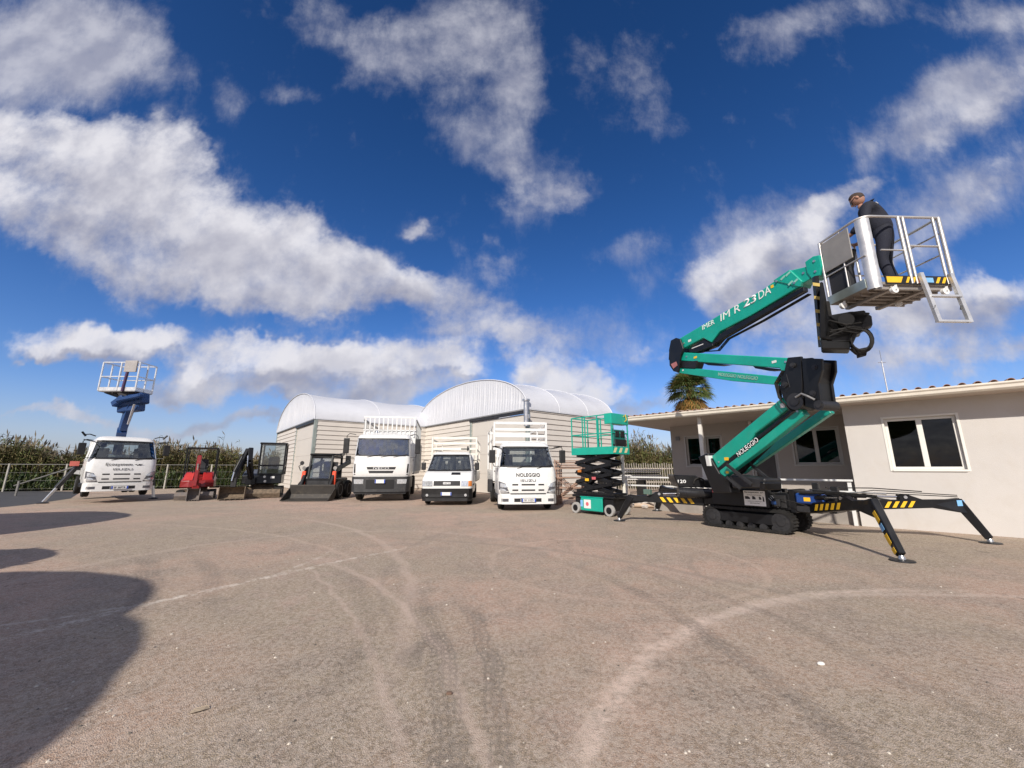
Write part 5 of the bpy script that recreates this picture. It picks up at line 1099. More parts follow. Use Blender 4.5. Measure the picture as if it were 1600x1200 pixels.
# lower arms
mb = MB(); plate_poly(mb, [(1116, 713), (1236, 614), (1249, 629), (1184, 678), (1176, 692), (1126, 732)], .18); a1_ = mb.build('lower_boom', TEAL, lift, bevel=.018)
mb = MB(); plate_poly(mb, [(1122, 741), (1166, 708), (1256, 638), (1264, 649), (1200, 699), (1131, 750)], .15, .03); a2_ = mb.build('lower_link', TEAL, lift, bevel=.012)
mb = MB(); p0, p1 = LW(W(1160, 736, 9.9)), LW(W(1298, 640, 7.95)); mb.bar(p0, p1, .12, .17); mb.build('rear_link', TEAL, lift, bevel=.012)
mb = MB(); p0, p1 = LW(W(1150, 742, 9.6)), LW(W(1262, 632, 7.75)); mb.bar(p0, p1, .10, .14); mb.build('lift_cylinder', BLKP, lift)
mb = MB(); bb(mb, (1125, 738), (1155, 712), .22, .12, -.02); bb(mb, (1160, 706), (1250, 634), .12, .05, .0); mb.build('hose_tray', BLKP, lift)
def side_text(s_, p, q, w_, h, off, bold=.01, m=WINK, shear=0.0):
    a, b_ = LW(BP(*p)), LW(BP(*q)); w_ = (b_ - a).length; mid = (a + b_)/2 + lnb*off; x = (b_ - a).normalized(); up = lnb.cross(x); 
    if up.z < 0: up = -up
    return text('lettering', s_, frame(mid, x, up), m, lift, w_, h, bold, .003, shear)
side_text('NOLEGGIO', (1158, 711), (1190, 686), .62, .13, .03+.079, .03, INK); side_text('NOLEGGIO', (1158, 711), (1190, 686), .60, .105, .03+.083, .012)
# knuckle between lower and middle arms
for off in (-.17, .17):
    mb = MB(); plate_poly(mb, [(1240, 560), (1262, 558), (1264, 600), (1262, 640), (1246, 640), (1233, 622), (1228, 606), (1232, 596)], .06, off*.85) 
    plate_poly(mb, [(1264, 561), (1296, 562), (1297, 580), (1291, 600), (1296, 634), (1290, 642), (1270, 636)], .06, off); mb.build('knuckle_plate', BLKP, lift, bevel=.01)
mb = MB(); plate_poly(mb, [(1238, 566), (1292, 566), (1288, 600), (1292, 634), (1262, 636), (1238, 606)], .30); mb.build('knuckle_body', mat('dark_casting', (.010, .011, .012), .5), lift, bevel=.02)
mb = MB(); plate_poly(mb, [(1229, 588), (1240, 584), (1246, 606), (1240, 616), (1230, 610)], .36); mb.build('knuckle_lug', BLKP, lift, bevel=.02)
for (u, v), r_ in (((1254, 628), .16), ((1292, 634), .09), ((1237, 602), .06), ((1250, 572), .05), ((1285, 575), .05), ((1282, 616), .06)):
    mb = MB(); c_ = LW(BP(u, v)); mb.tube([c_ - lnb*.21, c_ + lnb*.21], r_, 18); mb.tube([c_ + lnb*.21, c_ + lnb*.225], r_*.55, 12); mb.build('pivot_pin', DGREY, lift)
mb = MB(); c_ = LW(BP(1256, 622)) + lnb*.22; mb.tube([c_, c_ + lbd*.12 + UP*.05, c_ + lbd*.25 - UP*.02 + lnb*.04, c_ + lbd*.34 - UP*.1], .02, 6); mb.build('hose', mat('grey_hose', (.2, .2, .2), .5), lift)
# middle arms
mb = MB(); plate_poly(mb, [(1066, 551), (1240, 560), (1243, 574), (1237, 587), (1230, 586), (1224, 576), (1150, 570), (1066, 564)], .22); mb.build('middle_boom', TEAL, lift, bevel=.015)
mb = MB(); plate_poly(mb, [(1064, 575), (1100, 577), (1232, 590), (1232, 603), (1150, 596), (1064, 583)], .20); mb.build('middle_link', TEAL, lift, bevel=.01)
text_o = side_text('NOLEGGIO NOLEGGIO', (1128, 585), (1190, 592), 1.3, .075, .105, .0, mat('faded_lettering', (.35, .5, .45), .6))
mb = MB(); plate_poly(mb, [(1180, 572), (1222, 577), (1222, 579), (1206, 580), (1184, 576)], .14); plate_poly(mb, [(1098, 566), (1142, 570), (1128, 572), (1110, 571)], .14); mb.build('hose_guard', BLKP, lift)
# knuckle at the far left
for off in (-.17, .17):
    mb = MB(); plate_poly(mb, [(1057, 533), (1065, 529), (1072, 531), (1077, 546), (1073, 556), (1069, 583), (1061, 581), (1055, 572), (1054, 548)], .05, off); mb.build('knuckle_plate', BLKP, lift, bevel=.01)
mb = MB(); plate_poly(mb, [(1070, 566), (1096, 564), (1092, 576), (1068, 575)], .24); mb.build('knuckle_body', mat('dark_casting', (.010, .011, .012), .5), lift, bevel=.01)
mb = MB(); plate_poly(mb, [(1058, 570), (1066, 566), (1068, 572), (1062, 577)], .42); mb.build('red_label', mat('dull_red_label', (.4, .15, .15), .5), lift)
# upper telescopic boom
mb = MB(); plate_poly(mb, [(1067, 530), (1110, 505), (1200, 453), (1222, 437), (1236, 427), (1240, 431), (1260, 447), (1180, 494), (1131, 519), (1118, 536), (1105, 529), (1074, 545)], .26)
ub = mb.build('upper_boom', TEAL, lift, bevel=.022, seg=2)
mb = MB(); plate_poly(mb, [(1134, 520), (1262, 449), (1263, 456), (1137, 528), (1126, 536), (1122, 534)], .12, .05); mb.build('cable_duct', BLKP, lift, bevel=.01)
mb = MB(); plate_poly(mb, [(1216, 440), (1242, 423), (1262, 441), (1258, 450), (1248, 448)], .30); mb.build('boom_collar', TEAL, lift, bevel=.012)
for u, v in ((1232, 436), (1240, 430), (1244, 444), (1252, 441)):
    mb = MB(); c_ = LW(BP(u, v)) + lnb*.152; mb.box(-.05, .05, -.004, .004, -.02, .02, M=frame(c_, lnb.cross(UP), lnb) if False else Matrix.Translation(c_) @ rotm(0, R(-25), math.atan2(lbd.y, lbd.x))); mb.build('slide_pad', mat('pale_green_pad', (.25, .5, .42), .5), lift)
mb = MB(); plate_poly(mb, [(1240, 424), (1266, 418), (1276, 424), (1272, 438), (1258, 446)], .22); mb.build('fly_boom', TEAL, lift, bevel=.015)
mb = MB(); plate_poly(mb, [(1265, 411), (1278, 402), (1288, 400), (1292, 418), (1288, 432), (1276, 438), (1268, 428)], .26); mb.build('boom_head', TEAL, lift, bevel=.02, seg=2)
mb = MB(); plate_poly(mb, [(1080, 546), (1106, 530), (1118, 537), (1120, 541), (1094, 551), (1082, 552)], .2); mb.build('boom_cylinder', BLKP, lift, bevel=.015)
mb = MB(); bb(mb, (1086, 545), (1104, 538), .21, .02); mb.build('white_marking', PLATE, lift)
mb = MB(); bb(mb, (1118, 539), (1132, 523), .2, .09); mb.build('pivot_lug', BLKP, lift, bevel=.015)
side_text('IMER', (1104, 513), (1123, 503), .78, .12, .132, .0)
side_text('IM R', (1132, 498), (1163, 481), 1.0, .17, .132, .0, shear=.15)
side_text('23', (1168, 477), (1189, 466), .42, .17, .132, .02, shear=.15)
side_text('DA', (1192, 464), (1211, 453), .32, .17, .132, .0, shear=.15)
# hoses, bolts and small decals along the booms
for k in range(3):
    o_ = -lnb*(.02 + .035*k); mb = MB(); mb.tube([LW(BP(1096, 549)) + o_, LW(BP(1120, 545)) + o_ - UP*.04, LW(BP(1136, 529)) + o_, LW(BP(1190, 500)) + o_ - UP*.01, LW(BP(1262, 459)) + o_], .011, 6); mb.build('hose', RUB, lift)
for k in range(3):
    o_ = lnb*(.10 - .05*k); mb = MB(); mb.tube([LW(BP(1062, 575)) + o_, LW(BP(1050, 562)) + o_, LW(BP(1051, 545)) + o_, LW(BP(1064, 534)) + o_], .011, 6); mb.build('hose', RUB, lift)
for k in range(4):
    o_ = lnb*(.20 - .04*k); mb = MB(); mb.tube([LW(BP(1234, 580)) + o_, LW(BP(1222, 600)) + o_, LW(BP(1228, 622 + k*3)) + o_, LW(BP(1246, 642)) + o_], .012, 6); mb.build('hose', RUB, lift)
for (u, v, off, w0, h0_, m_) in ((1084, 533, .1325, .10, .06, PLATE), (1214, 449, .1325, .06, .06, YEL), (1092, 559, .1125, .10, .05, YEL), (1216, 566, .1125, .10, .05, PLATE), (1140, 717, .0925, .12, .07, YEL), (1228, 634, .0925, .09, .09, PLATE), (1072, 579, .102, .05, .04, PLATE), (1221, 597, .102, .06, .05, YEL), (1142, 738, .107, .08, .05, YEL)):
    c_ = LW(BP(u, v)) + lnb*off; x_ = lnb.cross(UP) if lnb.cross(UP).dot(lbd) > 0 else -lnb.cross(UP)
    mb = MB(); mb.prism([c_ - x_*w0/2 - UP*h0_/2, c_ + x_*w0/2 - UP*h0_/2, c_ + x_*w0/2 + UP*h0_/2, c_ - x_*w0/2 + UP*h0_/2], lnb*.003); mb.build('sticker', m_, lift)
for (u, v, off) in ((1075, 537, .13), (1078, 558, .11), (1234, 566, .11), (1226, 596, .10), (1226, 622, .09), (1240, 620, .09), (1128, 722, .09), (1132, 742, .10), (1252, 643, .10), (1262, 428, .112), (1280, 410, .132), (1282, 426, .132), (1222, 441, .152), (1250, 444, .152)):
    c_ = LW(BP(u, v)); mb = MB(); mb.tube([c_ + lnb*(off-.01), c_ + lnb*(off+.012)], .022, 8); mb.build('bolt', STEEL, lift)
# jib with hazard stripes, rotator and hoses
mb = MB(); D1 = BD(1280); p0 = LW(W(1274, 432, D1-.25)); p1 = LW(W(1284, 542, D1-.35)); mb.bar(p0, p1, .07, .09); jib = mb.build('jib', BLKP, lift, bevel=.006)
jn = ir @ Vector((-.55, -.83, 0)).normalized(); d_ = p1 - p0; st = d_.length/11
mb = MB(); sd = jn.cross(d_).normalized()
for k in range(1, 10, 1):
    if k % 2: a = p0 + d_*(k/10.5) + jn*.052; mb.prism([a - sd*.05, a + sd*.05 + d_*.03, a + sd*.05 + d_*.075, a - sd*.05 + d_*.045], jn*.006)
mb.build('hazard_stripes', mat('dull_yellow', (.55, .40, .10), .5), jib)
DM = 6.75
def q3(u, v, D=DM): return LW(W(u, v, D))
vw = ir @ Vector((.6, .8, 0))
mb = MB(); mb.prism([q3(1281, 528), q3(1300, 532), q3(1345, 520), q3(1352, 500), (q3(1360, 488)), q3(1330, 486), q3(1318, 506), q3(1296, 492), q3(1286, 440), q3(1281, 440)], vw*.26); mb.build('rotator_bracket', BLKP, lift, bevel=.015)
mb = MB(); mb.prism([q3(1296, 492), q3(1330, 486), q3(1362, 492), q3(1364, 508), q3(1340, 520), q3(1334, 534), q3(1300, 536), q3(1290, 515)], vw*.16); mb.tube([q3(1322, 500, DM-.1), q3(1322, 500, DM+.3)], .11, 14); mb.build('rotator_housing', mat('dark_casting', (.010, .011, .012), .5), lift, bevel=.02)
mb = MB(); mb.prism([q3(1282, 530), q3(1330, 534), q3(1328, 546), q3(1284, 545)], vw*.34); mb.prism([q3(1318, 488), q3(1352, 484), q3(1356, 506), q3(1322, 512)], vw*.4 - ir@Vector((0, 0, 0))); mb.build('rotator', mat('dark_casting', (.01, .011, .012), .5), lift, bevel=.02)
mb = MB(); mb.prism([q3(1286, 470), q3(1296, 470), q3(1305, 520), q3(1290, 528)], vw*.1); mb.build('hose_bundle', RUB, lift, bevel=.01)
random.seed(3)
for k in range(5):
    c_ = q3(1345, 531, DM-.1+.05*k); r_ = .155+.012*k; ex_ = ir @ Vector((.88, -.47, 0))
    mb = MB(); mb.tube([c_ + ex_*math.cos(t)*r_*.82 + UP*(math.sin(t)*r_*1.12) for t in [math.pi*2*j/18 for j in range(18)]], .014, 6, closed=True); mb.build('hose_loop', RUB, lift)
mb = MB(); mb.prism([q3(1337, 546), q3(1356, 542), q3(1354, 554), q3(1340, 558)], vw*.1); mb.tube([q3(1330, 545), q3(1338, 552), q3(1352, 549)], .03, 8); mb.build('hose_clamp', RUB, lift)
for k in range(6):
    a = q3(1300+random.uniform(-6, 10), 500+random.uniform(0, 30), DM-.05); b_ = q3(1340+random.uniform(-8, 8), 505+random.uniform(-10, 25), DM-.1)
    mb = MB(); mb.tube([a, (a+b_)/2 + UP*random.uniform(-.12, .08) - vw*.06, b_], .012, 6); mb.build('hose', RUB, lift)
# basket
BC = Vector((5.675, 5.75, 4.20)); bxw = Vector((1.31, .05, 0)).normalized(); byw = Vector((-.055, .82, 0)).normalized(); BWD, BDP, BHT = 1.31, .82, 1.22
Bp = lambda a, b_, z=0.0: LW(BC + bxw*a + byw*b_ + UP*z)
bk = bpy.data.objects.new('basket', None)
mb = MB(); mb.prism([Bp(.12, 0, .02), Bp(BWD, 0, .02), Bp(BWD, BDP, .02), Bp(0, BDP, .02), Bp(0, .12, .02), Bp(.03, .04, .02)], UP*.05)
for k in range(6): mb.bar(Bp(.1, .08+k*.13, .0), Bp(BWD-.05, .08+k*.13, .0), .03, .05)
mb.bar(Bp(.05, .06, -.01), Bp(BWD, .06, -.01), .05, .07); mb.bar(Bp(.3, BDP, -.03), Bp(.3, 0, -.03), .08, .06); mb.bar(Bp(.85, BDP, -.03), Bp(.85, 0, -.03), .08, .06)
bask = mb.build('basket', mat('basket_underside', (.34, .31, .28), .5, .4, dirt=.4), lift, bevel=.006)
TR = mat('anodised_tube', (.60, .58, .55), .42, .65, var=.1)
def rtube(name, pts, r=.02, m=None, n=10):
    mb = MB(); mb.tube(pts, r, n); return mb.build(name, m or TR, bask)
corner = [Bp(.16 - .16*math.sin(t), .16 - .16*math.cos(t), BHT) for t in [math.pi/2*k/6 for k in range(7)]]
top = [Bp(.0, BDP, BHT), Bp(0, .4, BHT)] + corner[::-1][:0] + [Bp(0, .16, BHT)] + [Bp(.16-.16*math.cos(t), .16-.16*math.sin(t), BHT) for t in [math.pi/2*k/6 for k in range(1, 7)]] + [Bp(.7, 0, BHT), Bp(BWD, 0, BHT), Bp(BWD+.02, .3, BHT), Bp(BWD+.02, BDP, BHT), Bp(.6, BDP, BHT)]
mb = MB(); mb.tube(top, .022, 10, closed=True); mb.build('top_rail', TR, bask)
rtube('mid_rail', [Bp(.22, .0, .62), Bp(.62, .0, .62)], .014); rtube('mid_rail', [Bp(.70, .0, .70), Bp(BWD-.12, .0, .70)], .018)
rtube('mid_rail', [Bp(0, .05, .55), Bp(0, BDP, .55)], .014); rtube('mid_rail', [Bp(BWD, .05, .6), Bp(BWD, BDP, .6)], .014); rtube('mid_rail', [Bp(.1, BDP, .6), Bp(BWD, BDP, .6)], .014); rtube('mid_rail', [Bp(BWD, .02, .95), Bp(BWD, BDP, .95)], .014)
for a, b_, r_ in ((0, BDP, .024), (.62, 0, .026), (.70, 0.0, .022), (BWD-.10, 0, .022), (BWD, 0, .03), (BWD, BDP, .024), (.65, BDP, .022), (0, .42, .012)):
    rtube('post', [Bp(a, b_, .04), Bp(a, b_, BHT)], r_)
mb = MB(); n_ = 9; o_ = [(.12-.12*math.cos(t), .12-.12*math.sin(t)) for t in [-.1 + (math.pi/2+.2)*k/n_ for k in range(n_+1)]]; i_ = [(x+(.12-x)*.03, y+(.12-y)*.03) for x, y in o_]
rg = [[Bp(x, y, z) for x, y in o_ + i_[::-1]] for z in (-.02, .10, .11, 1.0, 1.01, BHT-.02)]
mb.loft(rg, smooth=True); mb.build('corner_guard', mat('polished_aluminium', (.62, .61, .59), .4, .75, var=.1, vscale=6), bask)
mb = MB(); mb.prism([Bp(-.004, .24, .62), Bp(-.004, BDP-.04, .62), Bp(-.004, BDP-.04, 1.17), Bp(-.004, .24, 1.17)], Bp(-.016, 0)-Bp(0, 0)); mb.build('side_panel', mat('mesh_panel_grey', (.33, .31, .28), .55, .3, var=.1), bask, bevel=.003)
mb = MB(); mb.prism([Bp(-.01, .12, .02), Bp(-.01, BDP, .02), Bp(-.01, BDP, .17), Bp(-.01, .12, .17)], Bp(-.012, 0)-Bp(0, 0)); mb.build('kick_plate', mat('greenish_aluminium', (.42, .48, .44), .35, .7), bask)
mb = MB(); mb.prism([Bp(.18, -.014, .03), Bp(BWD-.02, -.014, .03), Bp(BWD-.02, -.014, .17), Bp(.18, -.014, .17)], Bp(0, .012)-Bp(0, 0)); kp = mb.build('kick_plate', BLACK, bask)
nrm = (Bp(0, -1) - Bp(0, 0))
mb = MB(); hpl = .10
for a0_, a1_2 in ((.20, .42), (.50, .54), (.60, .64), (1.19, BWD-.04)): mb.prism([Bp(a0_, -.015, .05), Bp(a1_2, -.015, .05), Bp(a1_2 + (.05 if a0_ < 1 else 0), -.015, .15), Bp(a0_ + (.05 if a0_ > .3 else 0), -.015, .15)], nrm*.003)
for a0_ in (.99, 1.09): mb.prism([Bp(a0_, -.015, .05), Bp(a0_+.045, -.015, .05), Bp(a0_+.10, -.015, .15), Bp(a0_+.055, -.015, .15)], nrm*.003)
mb.build('hazard_stripes', YEL, kp)
mb = MB(); mb.prism([Bp(.84, -.015, .06), Bp(.96, -.015, .06), Bp(.96, -.015, .14), Bp(.84, -.015, .14)], nrm*.003); mb.build('blue_sticker', LBLUE, kp)
mb = MB(); mb.prism([Bp(.71, -.015, .05), Bp(.80, -.015, .05), Bp(.80, -.015, .15), Bp(.71, -.015, .15)], nrm*.003); mb.build('orange_sticker', mat('orange_sticker', (.7, .25, .12), .5), kp)
for a, b_ in ((.30, .0), (BWD-.16, .02), (.04, .62), (.9, .5)):
    mb = MB(); c_ = Bp(a, b_, -.07); t1 = (Bp(1, 0)-Bp(0, 0)); t2 = (Bp(0, 1)-Bp(0, 0)); mb.tube([c_ - t2*.022, c_ + t2*.022], .055, 16); mb.tube([c_ - t2*.026, c_ + t2*.026], .02, 10); mb.bar(c_ + UP*.0 - t2*.034, c_ + UP*.07 - t2*.034, .03, .012); mb.build('wheel', mat('white_nylon', (.72, .72, .70), .5), bask)
for a in (.80, BWD-.02):                                       # folding ladder hung from the floor edge
    mb = MB(); mb.bar(Bp(a-.07, -.05, .20), Bp(a-.01, -.10, -.63), .045, .06, up=t1); mb.build('ladder_side', ALU, bask)
for z, d in ((-.20, -.02), (-.61, .0)):
    mb = MB(); mb.bar(Bp(.80-.02+d, -.075-.01, z), Bp(BWD-.04+d, -.075-.01, z), .06, .03); mb.build('ladder_step', ALU, bask)
for a in (.80, BWD-.08): mb = MB(); mb.tube([Bp(a-.05, -.1, -.42), Bp(a-.02, -.1, -.36)], .012, 6); mb.build('latch', DGREY, bask)
mb = MB(); mb.prism([Bp(.06, BDP-.06, .62), Bp(.5, BDP-.06, .62), Bp(.5, BDP-.2, 1.02), Bp(.06, BDP-.2, 1.02)], Bp(0, .1)-Bp(0, 0)); mb.build('control_box', BLACK, bask, bevel=.02)
mb = MB(); mb.prism([Bp(.02, .40, .10), Bp(.02, .78, .10), Bp(.02, .78, .62), Bp(.02, .40, .62)], Bp(.12, 0)-Bp(0, 0)); mb.build('document_box', mat('dark_box', (.02, .02, .022), .6), bask, bevel=.01)
# outriggers
def outrigger(root_w, knee_w, foot_w, stripes_=True, legstripe=False, h0=.22, h1=.15, nfront=None, cyl=True, blue=False, ns=5):
    r0, k0, f0 = LW(root_w), LW(knee_w), LW(foot_w)
    mb = MB(); d_ = (k0 - r0); u1 = (k0 - r0).normalized()
    mb.bar(r0, k0, .15, h0, w2=.11, h2=h1); o = mb.build('outrigger', BLKP, lift, bevel=.012)
    ft = f0 + UP*.09; kk = k0 + u1*.02; sh = k0.lerp(ft, .30) + (k0-ft).cross(u1).cross(k0-ft).normalized()*0.0
    mb = MB(); mb.bar(k0 + (k0-ft).normalized()*.06, ft, .12, .17, w2=.10, h2=.12); lg = mb.build('outrigger_leg', BLKP, o, bevel=.012)
    mb = MB(); mb.prism([r0.lerp(k0, .78) + UP*.04 + lnz(r0, k0)*.05, k0 + UP*.10 + lnz(r0, k0)*.05, k0.lerp(ft, .30) + lnz(r0, k0)*.05, k0.lerp(ft, .28) - u1*.10 + lnz(r0, k0)*.05, r0.lerp(k0, .80) - UP*.08 + lnz(r0, k0)*.05], -lnz(r0, k0)*.10); mb.build('knee_plate', BLKP, o, bevel=.008)
    mb = MB(); mb.tube([ft + UP*.0, f0 + UP*.04], .028, 10); mb.lathe([(.05, .02), (.05, .05), (.03, .09)], 12, M=Matrix.Translation(f0)); mb.build('foot_joint', STEEL, lg)
    mb = MB(); mb.lathe([(.155, 0), (.16, .008), (.15, .02), (.05, .03)], 24, M=Matrix.Translation(f0)); mb.build('foot_pad', DGREY, lg)
    cam_l = LW(Vector((0, 0, EYE)))
    n = lnz(r0, k0); n = n if n.dot(cam_l - r0) > 0 else -n
    if stripes_:
        hh = (h0+h1)/2*.8; p = r0.lerp(k0, .18 if ns == 5 else .45) + n*.078; q = r0.lerp(k0, .62 if ns == 5 else .68) + n*.066
        mb = MB(); stripes(mb, p, q, hh*.8, ns, n, 0, lean=.7, duty=.5); mb.build('hazard_stripes', YEL, o)
    if legstripe:
        n2 = (ft-k0).cross(UP).normalized(); n2 = n2 if n2.dot(cam_l - k0) > 0 else -n2
        mb = MB()
        for a_, b_ in ((.16, .36), (.62, .80), (.88, .97)):
            p = k0.lerp(ft, a_) + n2*.066; q = k0.lerp(ft, b_) + n2*.06; s_ = n2.cross(q-p).normalized()*.045; mb.prism([p-s_, p+s_, q+s_*.9, q-s_*.9+(q-p)*.1], n2*.004)
        mb.build('hazard_stripes', YEL, lg)
        mb = MB(); p = k0.lerp(ft, .42) + n2*.064; q = k0.lerp(ft, .55) + n2*.062; s_ = n2.cross(q-p).normalized()*.045; mb.prism([p-s_, p+s_, q+s_, q-s_], n2*.004); mb.build('blue_sticker', LBLUE, lg)
    if blue:
        mb = MB(); c_ = k0 + n*.07 + UP*.0; x_ = u1; mb.prism([c_ - x_*.07 - UP*.05, c_ + x_*.05 - UP*.05, c_ + x_*.05 + UP*.06, c_ - x_*.07 + UP*.06], n*.006); mb.build('blue_sticker', LBLUE, lg)
    if cyl:
        a, b_ = r0 + UP*.22, r0.lerp(k0, .62) + UP*.14
        mb = MB(); mb.tube([a, a.lerp(b_, .55)], .045, 10); mb.build('outrigger_cylinder', BLKP, o)
        mb = MB(); mb.tube([a.lerp(b_, .5), b_], .022, 10); mb.build('cylinder_rod', CHROME, o)
        mb = MB(); mb.prism([b_ + n*.06 - UP*.09 - u1*.1, b_ + n*.06 + UP*.05 - u1*.1, b_ + n*.06 + UP*.06 + u1*.03, b_ + n*.06 - UP*.08 + u1*.34], -n*.12); mb.build('cylinder_bracket', BLKP, o, bevel=.006)
        mb = MB(); mb.tube([b_ + n*.063, b_ + n*.072], .032, 12); mb.build('pin', STEEL, o)
    for k in range(2):
        mb = MB(); mb.tube([r0 + UP*(.14+.03*k), r0.lerp(k0, .4) + UP*(.24+.05*k) + n*.03, k0 + UP*(.12+.03*k)], .009, 5); mb.build('hose', RUB, o)
    return o
def lnz(a, b_):
    d_ = (b_ - a); d_.z = 0; return d_.cross(UP).normalized()
lw_ = lambda x, y, z: lift.matrix_basis @ Vector((x, y, z))
lift_m = Matrix.Translation(LC) @ Matrix.Rotation(LRZ, 4, 'Z'); lw_ = lambda x, y, z: lift_m @ Vector((x, y, z))
FA, FB, FC = G(1410, 877), G(1548, 849), G(968, 814); FD = LC*2 - FA*.5 - FB*.5; FD = Vector((4.9, 14.0, 0))
outrigger(lw_(1.25, -.12, .56), W(1366, 788, 6.75), FA, True, True, blue=False)
outrigger(lw_(1.45, .12, .62), W(1498, 786, 7.95), FB, True, False, blue=True, ns=4)
outrigger(lw_(-.95, -.15, .56), W(985, 778, 10.75), FC, True, False, blue=False)
outrigger(lw_(-.95, .15, .56), FD + Vector((.1, -.35, .75)), FD, False, False, cyl=False)
mb = MB(); c_ = LW(W(1012, 769, 10.6)); mb.box(-.1, .1, -.06, .06, -.06, .07, M=Matrix.Translation(c_)); mb.build('green_bracket', mat('grey_green_box', (.10, .16, .13), .5), lift, bevel=.01)
# long loose poles and hoses lying over the near end
for k, (p, q, r_, m_) in enumerate([(W(1265, 765, 8.6), W(1392, 782, 7.6), .02, DGREY), (W(1290, 762, 8.4), W(1440, 768, 8.0), .012, RUB), (W(1250, 770, 8.5), W(1370, 776, 7.4), .03, RUB), (W(1300, 772, 8.1), W(1385, 772, 7.5), .018, STEEL)]):
    mb = MB(); mb.tube([LW(p), (LW(p)+LW(q))/2 + UP*.03, LW(q)], r_, 6); mb.build('loose_pipe', m_, lift)
for u, v, D in ((1275, 762, 8.7), (1305, 768, 8.3)):
    mb = MB(); c_ = LW(W(u, v, D)); mb.box(-.06, .06, -.06, .06, -.12, .10, M=Matrix.Translation(c_)); mb.build('valve_cap', BLACK, lift, bevel=.012)

# ---------------------------------------------------------------- man in the basket
def skin_mesh(name, joints, edges, m, parent, sub=2):
    """one continuous body grown round a skeleton; joints = (point, radius x, radius y)"""
    me = bpy.data.meshes.new(name); me.from_pydata([tuple(j[0]) for j in joints], edges, []); o = bpy.data.objects.new(name, me); COL.objects.link(o)
    md = o.modifiers.new('skin', 'SKIN'); md.use_smooth_shade = True
    for i, j in enumerate(joints):
        me.skin_vertices[0].data[i].radius = (j[1], j[2])
    me.skin_vertices[0].data[0].use_root = True
    sb = o.modifiers.new('sub', 'SUBSURF'); sb.levels = sub; sb.render_levels = sub
    bpy.context.view_layer.update()
    m2 = bpy.data.meshes.new_from_object(o.evaluated_get(bpy.context.evaluated_depsgraph_get())); bpy.data.objects.remove(o)
    m2.materials.clear(); m2.materials.append(m); m2.name = name
    o = bpy.data.objects.new(name, m2); COL.objects.link(o)
    if parent: o.parent = parent
    return o
PF = BC + bxw*.64 + byw*.34 + UP*.075
man = thing('person', 'man in navy work clothes and sunglasses standing in the raised basket, head lowered', 'person', PF, R(-140)); man.scale = (1.05, 1.05, 1.05)
# local: x = his right-to-left across, he faces local -y after turning; tilts forward a little
SKIN = mat('tanned_skin', (.36, .19, .13), .55, var=.05)
V3 = Vector
def J(x, y, z, a, b_=None): return (V3((x, y, z)), a, b_ or a)
legs = [J(0, .05, .98, .155, .12), J(.10, .05, .88, .10), J(.12, -.02, .50, .068), J(.12, .04, .12, .05), J(.12, -.10, .045, .045, .04), J(-.10, .05, .88, .10), J(-.12, .0, .50, .068), J(-.13, .08, .12, .05), J(-.14, -.06, .045, .045, .04)]
tor = [J(0, .03, 1.15, .145, .11), J(0, -.03, 1.35, .17, .12), J(0, -.08, 1.48, .13, .10), J(0, -.13, 1.56, .06), J(0, -.17, 1.64, .05)]
armr = [J(.19, -.07, 1.45, .065), J(.27, -.10, 1.20, .05), J(.20, -.32, 1.06, .038), J(.17, -.39, 1.05, .03)]
arml = [J(-.19, -.07, 1.45, .065), J(-.29, -.08, 1.20, .05), J(-.22, -.30, 1.05, .038), J(-.19, -.38, 1.04, .03)]
ed = [(0,1),(1,2),(2,3),(3,4),(0,5),(5,6),(6,7),(7,8),(0,9),(9,10),(10,11),(11,12),(12,13),(10,14),(14,15),(15,16),(16,17),(10,18),(18,19),(19,20),(20,21)]
sc = lambda L_, k: [(p, a*k, b_*k) for p, a, b_ in L_]
body = skin_mesh('body', sc(legs + tor + armr + arml, .92), ed, SKIN, man)
# head with face and hands joined into the same body mesh
mb = MB()
def ellips(c, r, n=14, m_=10, fn=None):
    vs = []; fs = []
    for i in range(m_+1):
        ph = math.pi*i/m_
        for j in range(n):
            a = 2*math.pi*j/n; p = V3((math.sin(ph)*math.cos(a), math.sin(ph)*math.sin(a), math.cos(ph)))
            if fn: p = fn(p)
            vs.append(V3(c) + V3((p.x*r[0], p.y*r[1], p.z*r[2])))
    for i in range(m_):
        for j in range(n): fs.append((i*n+j, i*n+(j+1) % n, (i+1)*n+(j+1) % n, (i+1)*n+j))
    mb.add(vs, fs, 0, True)
HC = V3((0, -.175, 1.745)); tiltm = Matrix.Translation(HC) @ rotm(R(38), 0, R(-4)) @ Matrix.Translation(-HC)
def headfn(p):
    p = p.copy()
    if p.z < 0: p.x *= 1 - .28*p.z*p.z; p.y = p.y*(1 - .12*(-p.z)) - .10*(-p.z)
    return p
o_start = len(mb.v)
ellips(HC, (.078, .098, .122), fn=headfn)
ellips(HC + V3((0, -.108, -.02)), (.016, .022, .026), 8, 6)
for sg in (-1, 1): ellips(HC + V3((sg*.080, .012, -.01)), (.012, .022, .032), 8, 6); ellips(HC + V3((sg*.032, -.090, .012)), (.015, .010, .009), 8, 5)
ellips(HC + V3((0, -.100, -.062)), (.028, .012, .008), 8, 5)
for i in range(o_start, len(mb.v)): mb.v[i] = tiltm @ mb.v[i]
